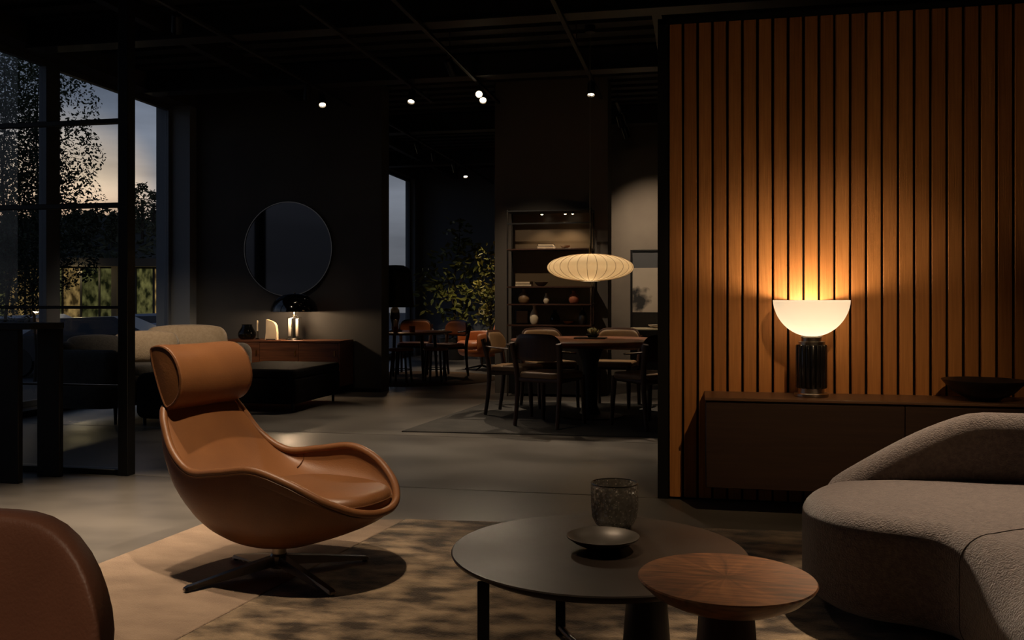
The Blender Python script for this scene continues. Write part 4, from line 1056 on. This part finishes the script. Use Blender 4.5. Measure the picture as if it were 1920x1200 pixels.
# ---- indoor trees
def crown_pts(n, clumps, seed):
    rnd = random.Random(seed); out = []
    for _ in range(n):
        c = rnd.choice(clumps); r = c[3]
        while True:
            p = Vector((rnd.uniform(-1, 1), rnd.uniform(-1, 1), rnd.uniform(-1, 1)))
            if p.length <= 1: break
        p = p.normalized() * (p.length ** .6)
        out.append((c[0] + p.x * r, c[1] + p.y * r, c[2] + p.z * r))
    return out
def tree(name, label, loc, trunk, clumps, n, size, m, seed, pot=None, group=None, cat='plant'):
    t = thing(name, label, cat, loc, 0, group)
    if pot: lathe('pot', [(0, 0), (pot * .75, 0), (pot, pot * 1.5), (pot * .92, pot * 1.5), (pot * .9, pot * 1.38), (0, pot * 1.36)], M_pot, t, 36)
    tube('trunk', trunk, .03, M_bark, t, 8, rad=[.03 * (1 - .6 * i / (len(trunk) - 1)) * (size / .1) ** .3 for i in range(len(trunk))])
    top = Vector(trunk[-1]); mid = Vector(trunk[len(trunk) // 2])
    for i, c in enumerate(clumps):
        a = mid if c[2] < top.z else top
        e_ = Vector(c[:3]); tube('branch', [a, (a + e_) / 2 + Vector((0, 0, -.04)), e_], .01, M_bark, t, 6, rad=[.014, .010, .004])
    leaves('foliage', crown_pts(n, clumps, seed), size, m, t, seed)
    return t
tree('potted_tree', 'leafy potted tree against the far wall behind the armchair', (-4.45, 16.2, 0), [(0, 0, .4), (.04, 0, .8), (-.02, .02, 1.2), (.05, 0, 1.7), (.12, 0, 2.2)],
     [(.12, 0, 2.35, .28), (.05, .1, 2.05, .36), (.42, -.05, 1.85, .34), (-.12, -.1, 1.68, .38), (.22, -.2, 1.5, .4), (.6, 0, 1.45, .33), (-.45, 0, 1.45, .28), (-.3, -.2, 1.12, .32), (.1, -.2, 1.1, .36), (.52, -.1, 1.05, .33), (.2, -.25, .82, .26)], 620, .15, M_leafA, 21, .26)
tree('potted_shrub', 'yellow-green potted shrub at the edge of the taupe wall', (-3.55, 15.4, 0), [(0, 0, .4), (0, .02, .9), (.03, 0, 1.4)],
     [(0, 0, 1.85, .28), (.1, 0, 1.55, .34), (-.1, -.05, 1.25, .32), (.15, -.1, 1.0, .34), (0, 0, .75, .3)], 420, .11, M_leafB, 22, .24)

# ================================================================== TRACK LIGHTING
def rail(x, y0, y1, z_, lb):
    o = thing('light_track', lb, 'light track', (x, (y0 + y1) / 2, z_)); h = (y1 - y0) / 2
    box('rail', (-.018, -h, -.016), (.018, h, .016), M_beam, o, bev=.003, seg=1)
    n = max(2, int((y1 - y0) / 1.6))
    for i in range(n):
        y = -h + .2 + (2 * h - .4) * i / (n - 1); tube('hanger', [(0, y, .016), (0, y, CZ - z_ - .03)], .004, M_beam, o, 6)
RZT = 3.42
rail(-1.10, -1.6, 10.4, RZT, 'black light track above the dining table')
rail(-.94, 10.6, 12.5, RZT, 'short black light track before the taupe wall')
rail(1.20, .6, 5.0, RZT, 'unseen black light track added above the curved sofa')  # out of view, put in to carry the heads over the sofa
rail(-2.30, .3, 10.4, RZT, 'black light track over the central aisle')
rail(-4.08, 6.0, 10.2, RZT, 'black light track above the leather ottoman')
rail(-3.98, 11.0, 17.5, RZT, 'black light track in the far room')
rail(-3.05, 6.6, 10.2, RZT, 'short black light track beside the mirror wall')
def head(x, y, tgt, watts, deg, label, col=WARM, blend=.85, lens=None, r=.03):
    z_ = RZT - .11
    t = thing('track_spotlight', label, 'spotlight', (x, y, z_), 0, 'black track spotlights')
    d = (Vector(tgt) - Vector((x, y, z_))).normalized()
    qn = d.to_track_quat('-Z', 'Y').to_euler()
    tube('stem', [(0, 0, .02), (0, 0, .094)], .009, M_black, t, 8)
    h_ = lathe('housing', [(0, .075), (.036, .075), (.043, .06), (.043, -.075), (.038, -.075), (.036, -.05), (0, -.05)], M_black, t, 24); h_.rotation_euler = qn
    ln = lathe('lens', [(0, -.060), (.034, -.060), (.034, -.058), (0, -.058)], lens or M_lens, h_, 20)
    if watts:
        s = spot('spot_beam', Vector((x, y, z_)) + d * .09, tgt, watts, col, deg, blend, r)
        s.parent = t; s.location = d * .09
    return t
# heads in view
head(-4.08, 9.02, (-4.6, 10.0, .6), 14, 40, 'track spotlight nearer of the pair above the ottoman')
head(-4.08, 9.40, (-3.0, 7.4, 0), 50, 50, 'track spotlight farther of the pair above the ottoman', blend=1)
head(-3.05, 9.42, (-2.9, 7.6, 0), 120, 60, 'single track spotlight beside the top of the mirror wall', blend=1)
head(-2.30, 9.60, (-1.4, 6.2, .2), 90, 60, 'track spotlight in the pair over the aisle, smaller one', blend=1)
head(-2.30, 9.42, (-.4, 2.0, .6), 14, 36, 'bright track spotlight over the aisle shining toward the camera')
head(-2.30, 8.3, (-1.75, 10.45, 1.1), 130, 44, 'added track spotlight over the aisle aimed at the shelving', blend=1)  # extra head added to brighten the shelving and the wall beside it
head(-1.10, 9.45, (-1.1, 8.6, .7), 230, 70, 'dark track spotlight directly above the dining table', blend=1)
head(-.94, 11.2, (-.5, 12.7, 1.6), 170, 66, 'track spotlight on the dining track facing the print', blend=1)
head(-.94, 12.0, (-.2, 12.7, 1.0), 0, 60, 'last spotlight on the dining track by the taupe wall', blend=1)
head(-3.98, 13.4, (-4.2, 15.9, .9), 190, 30, 'first small spotlight on the far room track', blend=1)
head(-3.98, 14.6, (-3.5, 15.4, 1.0), 120, 36, 'middle small spotlight on the far room track', blend=1)
head(-3.98, 15.3, (-3.45, 13.9, .4), 150, 50, 'last small spotlight on the far room track', blend=1)
head(-3.98, 12.6, (-3.45, 13.9, .5), 170, 44, 'added spotlight above the far table aimed at the orange armchair', blend=1)  # extra head added to light the armchair from the front
head(-4.08, 6.55, (-5.45, 8.7, .6), 260, 50, 'dark track spotlight near the top of the partition post', lens=M_lens2, blend=1)
# heads out of view above the foreground seating, added to reach its light level
head(-2.30, 4.5, (-2.9, 4.1, 0), 680, 46, 'unseen track spotlight over the floor by the glass partition', blend=1)
head(-1.10, 2.55, (-1.75, 3.3, .3), 240, 50, 'unseen track spotlight above the cognac lounge chair', r=.03)
head(-2.30, 3.25, (-2.45, 3.5, 0), 200, 62, 'unseen track spotlight over the sand rug', r=.03, blend=1)
head(-1.10, -.7, (-.9, 1.0, .6), 120, 34, 'added unseen track spotlight behind the brown leather chair', blend=1)  # added to light the camera side of the brown chair
head(-1.10, 3.9, (-.25, 2.55, .38), 80, 33, 'unseen track spotlight above the coffee table', blend=1)
head(1.20, 4.75, (.98, 3.05, .4), 640, 44, 'unseen track spotlight above the curved sofa', blend=1)
head(1.20, 1.7, (.55, 5.1, .55), 150, 34, 'added unseen track spotlight washing the lower oak slats', col=(1, .68, .36), blend=1)  # added fill; the table lamp alone leaves the low slats dim
head(-2.30, 5.6, (-2.0, 6.2, 0), 60, 64, 'added unseen track spotlight over the open floor', blend=1)  # added to lift the floor brightness

# ================================================================== OUTSIDE
gd = struct(box('ground', (-90, -30, -.9), (-6.62, 110, -.5), M_asph), 'dark street outside the windows')
terr = struct(box('terrace', (-9.0, -6, -.5), (-6.61, 30, -.03), M_asph), 'paved strip outside the windows')
def at(px, py, depth):
    u = (px - 960) / FPX; x = math.cos(YAW) * u - math.sin(YAW); y = math.cos(YAW) + math.sin(YAW) * u
    return Vector((x * depth, y * depth, EYE - (py - 563) / FPX * depth))
c0 = at(62, 560, 13.2)
tree('street_tree', 'leafy tree growing just outside the large window', (c0.x, c0.y, -.5), [(0, 0, -.0), (.06, 0, .8), (-.05, .05, 1.7), (.1, 0, 2.8), (.05, 0, 4.0)],
     [(.1, 0, 4.9, .55), (-.35, .1, 4.6, .6), (.45, 0, 4.4, .55), (-.2, -.1, 4.0, .6), (.5, .1, 3.75, .5), (-.55, 0, 3.5, .6), (.25, -.1, 3.3, .55), (.6, 0, 3.0, .5), (-.3, .1, 2.9, .6), (.2, 0, 2.6, .55), (-.6, 0, 2.3, .55), (.55, .1, 2.2, .4), (0, 0, 1.95, .5), (-.4, .1, 1.7, .45)], 11000, .065, M_leafO, 31, cat='tree')
c1 = at(8, 560, 11.6)
tree('street_tree', 'dense tree filling the window bay behind the black console', (c1.x, c1.y, -.5), [(0, 0, 0), (-.05, 0, .9), (.06, .04, 1.9), (-.04, 0, 3.0), (.02, 0, 4.0)],
     [(0, 0, 4.75, .5), (.25, 0, 4.3, .5), (-.3, .1, 4.2, .5), (0, -.1, 3.8, .5), (.38, 0, 3.4, .42), (-.2, 0, 3.2, .55), (.3, .1, 2.9, .45), (-.1, 0, 2.5, .55), (.35, 0, 2.3, .42), (0, 0, 1.9, .5), (-.35, 0, 2.0, .4)], 11000, .06, M_leafO, 32, cat='tree')
# hillside with trees
hill = []
for i in range(29):
    row = []
    for j in range(12):
        p = at(-500 + i * 35, 563, 48 + j * 7)
        row.append((p.x, p.y, -.5 + 10.3 * min(1, j / 7) ** .8 + .4 * math.sin(i * .7 + j) ))
    hill.append(row)
ho = struct(grid('hill', hill, M_hill), 'wooded hillside beyond the street')
rnd = random.Random(4)
TREES = [(311, 372, 92), (288, 356, 80), (267, 338, 74), (247, 352, 80), (212, 400, 74), (176, 396, 80), (140, 392, 74), (70, 392, 76), (24, 388, 80)]
ORD = ['tree on the hill ridge nearest the window jamb', 'second ridge tree from the window jamb', 'tallest ridge tree, third from the window jamb', 'fourth ridge tree from the jamb, right of the partition post', 'first low ridge tree left of the partition post', 'second low ridge tree left of the partition post', 'third low ridge tree left of the partition post', 'ridge tree behind the street trees, near the mullion', 'ridge tree behind the street trees, above the console']
for i, (px, py, d) in enumerate(TREES):
    tp = at(px, py, d); g = -.7 + 10.3 * min(1, max(0, d - 48) / 49) ** .8
    h = tp.z - g; r = .62 + rnd.random() * .25
    t = tag(empty('hillside_tree', (tp.x, tp.y, g)), ORD[i], 'tree', 'trees on the hillside')
    h = max(h, 1.6); tube('trunk', [(0, 0, -.3), (0, 0, h * .7)], .12, M_bark, t, 6)
    cl = [(rnd.uniform(-.4, .4) * r, rnd.uniform(-.4, .4) * r, h * k, r * (1.25 - k * .8)) for k in (.3, .45, .6, .75, .9)]
    leaves('foliage', crown_pts(420, cl, i), .34, M_bush, t, i)
# low scrub covering the slope
rnd2 = random.Random(9); pts = []
for _ in range(9000):
    i = rnd2.uniform(0, 27.9); j = rnd2.uniform(0, 10); i0, j0 = int(i), int(j); p = Vector(hill[i0][j0]).lerp(Vector(hill[i0 + 1][j0 + 1]), rnd2.random())
    pts.append((p.x + rnd2.uniform(-.5, .5), p.y + rnd2.uniform(-.5, .5), p.z + abs(rnd2.gauss(0, .45))))
leaves('scrub', pts, .7, M_bush, ho, 77)
# pavilion with lit glazing
pv = tag(empty('lit_pavilion', at(215, 563, 32).to_tuple()[:2] + (-.5,), YAW + math.radians(12)), 'low pavilion with warm lit windows across the street', 'building')
box('back_wall', (-6, 2.2, 0), (6, 2.4, 2.9), M_ext, pv); box('roof', (-6.3, -.7, 2.78), (6.3, 2.5, 3.06), M_roofx, pv); box('plinth', (-6, -.2, 0), (6, 2.3, .35), M_ext, pv)
rnd = random.Random(8)
for i in range(20):
    x = -5.9 + i * .6
    w = box('window', (x + .04, .0, .9), (x + .55, .05, 2.72), M_lit if rnd.random() < .4 else M_lit2, pv)
    box('window_bar', (x - .03, -.03, .36), (x + .03, .07, 2.76), M_black, pv)
for i in range(7): box('column', (-5.8 + i * 1.93, -.5, 0), (-5.62 + i * 1.93, -.32, 2.78), M_ext, pv)
# parked cars
M_car = [mat('car_silver', (150, 156, 168), .3, metal=.4), mat('car_dark', (40, 42, 48), .3), mat('car_white', (196, 200, 208), .35)]
def car(px, d, m, lb, rz):
    p = at(px, 563, d); t = thing('parked_car', lb, 'car', (p.x, p.y, -.5), rz, 'cars parked across the street')
    prof = [(-2.1, .35), (-2.15, .62), (-1.95, .80), (-1.25, .86), (-.7, 1.22), (.55, 1.26), (1.25, .92), (2.0, .82), (2.15, .6), (2.1, .35)]
    k = len(prof); v = [(x, y * (.78 if z_ > 1 else 1), z_) for y in (-.82, .82) for x, z_ in prof]
    o = obj('car_body', v, [tuple(range(k)), tuple(reversed(range(k, 2 * k)))] + [(i, k + i, k + (i + 1) % k, (i + 1) % k) for i in range(k)], m, t, smooth=False); fix(o)
    for s in (-1, 1):
        obj('side_window', [(-1.05, s * .80, .90), (1.0, s * .80, .92), (.5, s * .69, 1.19), (-.66, s * .69, 1.17)], [(0, 1, 2, 3)], M_gloss, t, smooth=False)
        for x in (-1.3, 1.3):
            w = lathe('wheel', [(0, -.09), (.30, -.09), (.32, -.06), (.32, .06), (.30, .09), (0, .09)], M_black, t, 20, (x, s * .74, .32)); w.rotation_euler = (PI / 2, 0, 0)
    return t
car(300, 25, M_car[0], 'silver car parked beyond the window by the jamb', YAW + .15); car(182, 19.5, M_car[1], 'dark car parked beyond the glass above the grey sofa', YAW + .1); car(60, 22, M_car[2], 'white car parked beyond the street tree', YAW + .2)
M_lampglow = emis('globe_glow', (1, .66, .3), .7)
for x in (-4.6, -1.0, 2.6, 5.2):  # lamps added under the roof edge to light the greenery
    g_ = lathe('added_porch_globe', [(0, -.09), (.06, -.06), (.09, 0), (.06, .06), (0, .09)], M_lampglow, pv, 14, (x, -.55, 2.55))
    point('added_porch_light', (x, -.75, 2.45), 60, (1, .74, .36), .1, pv)
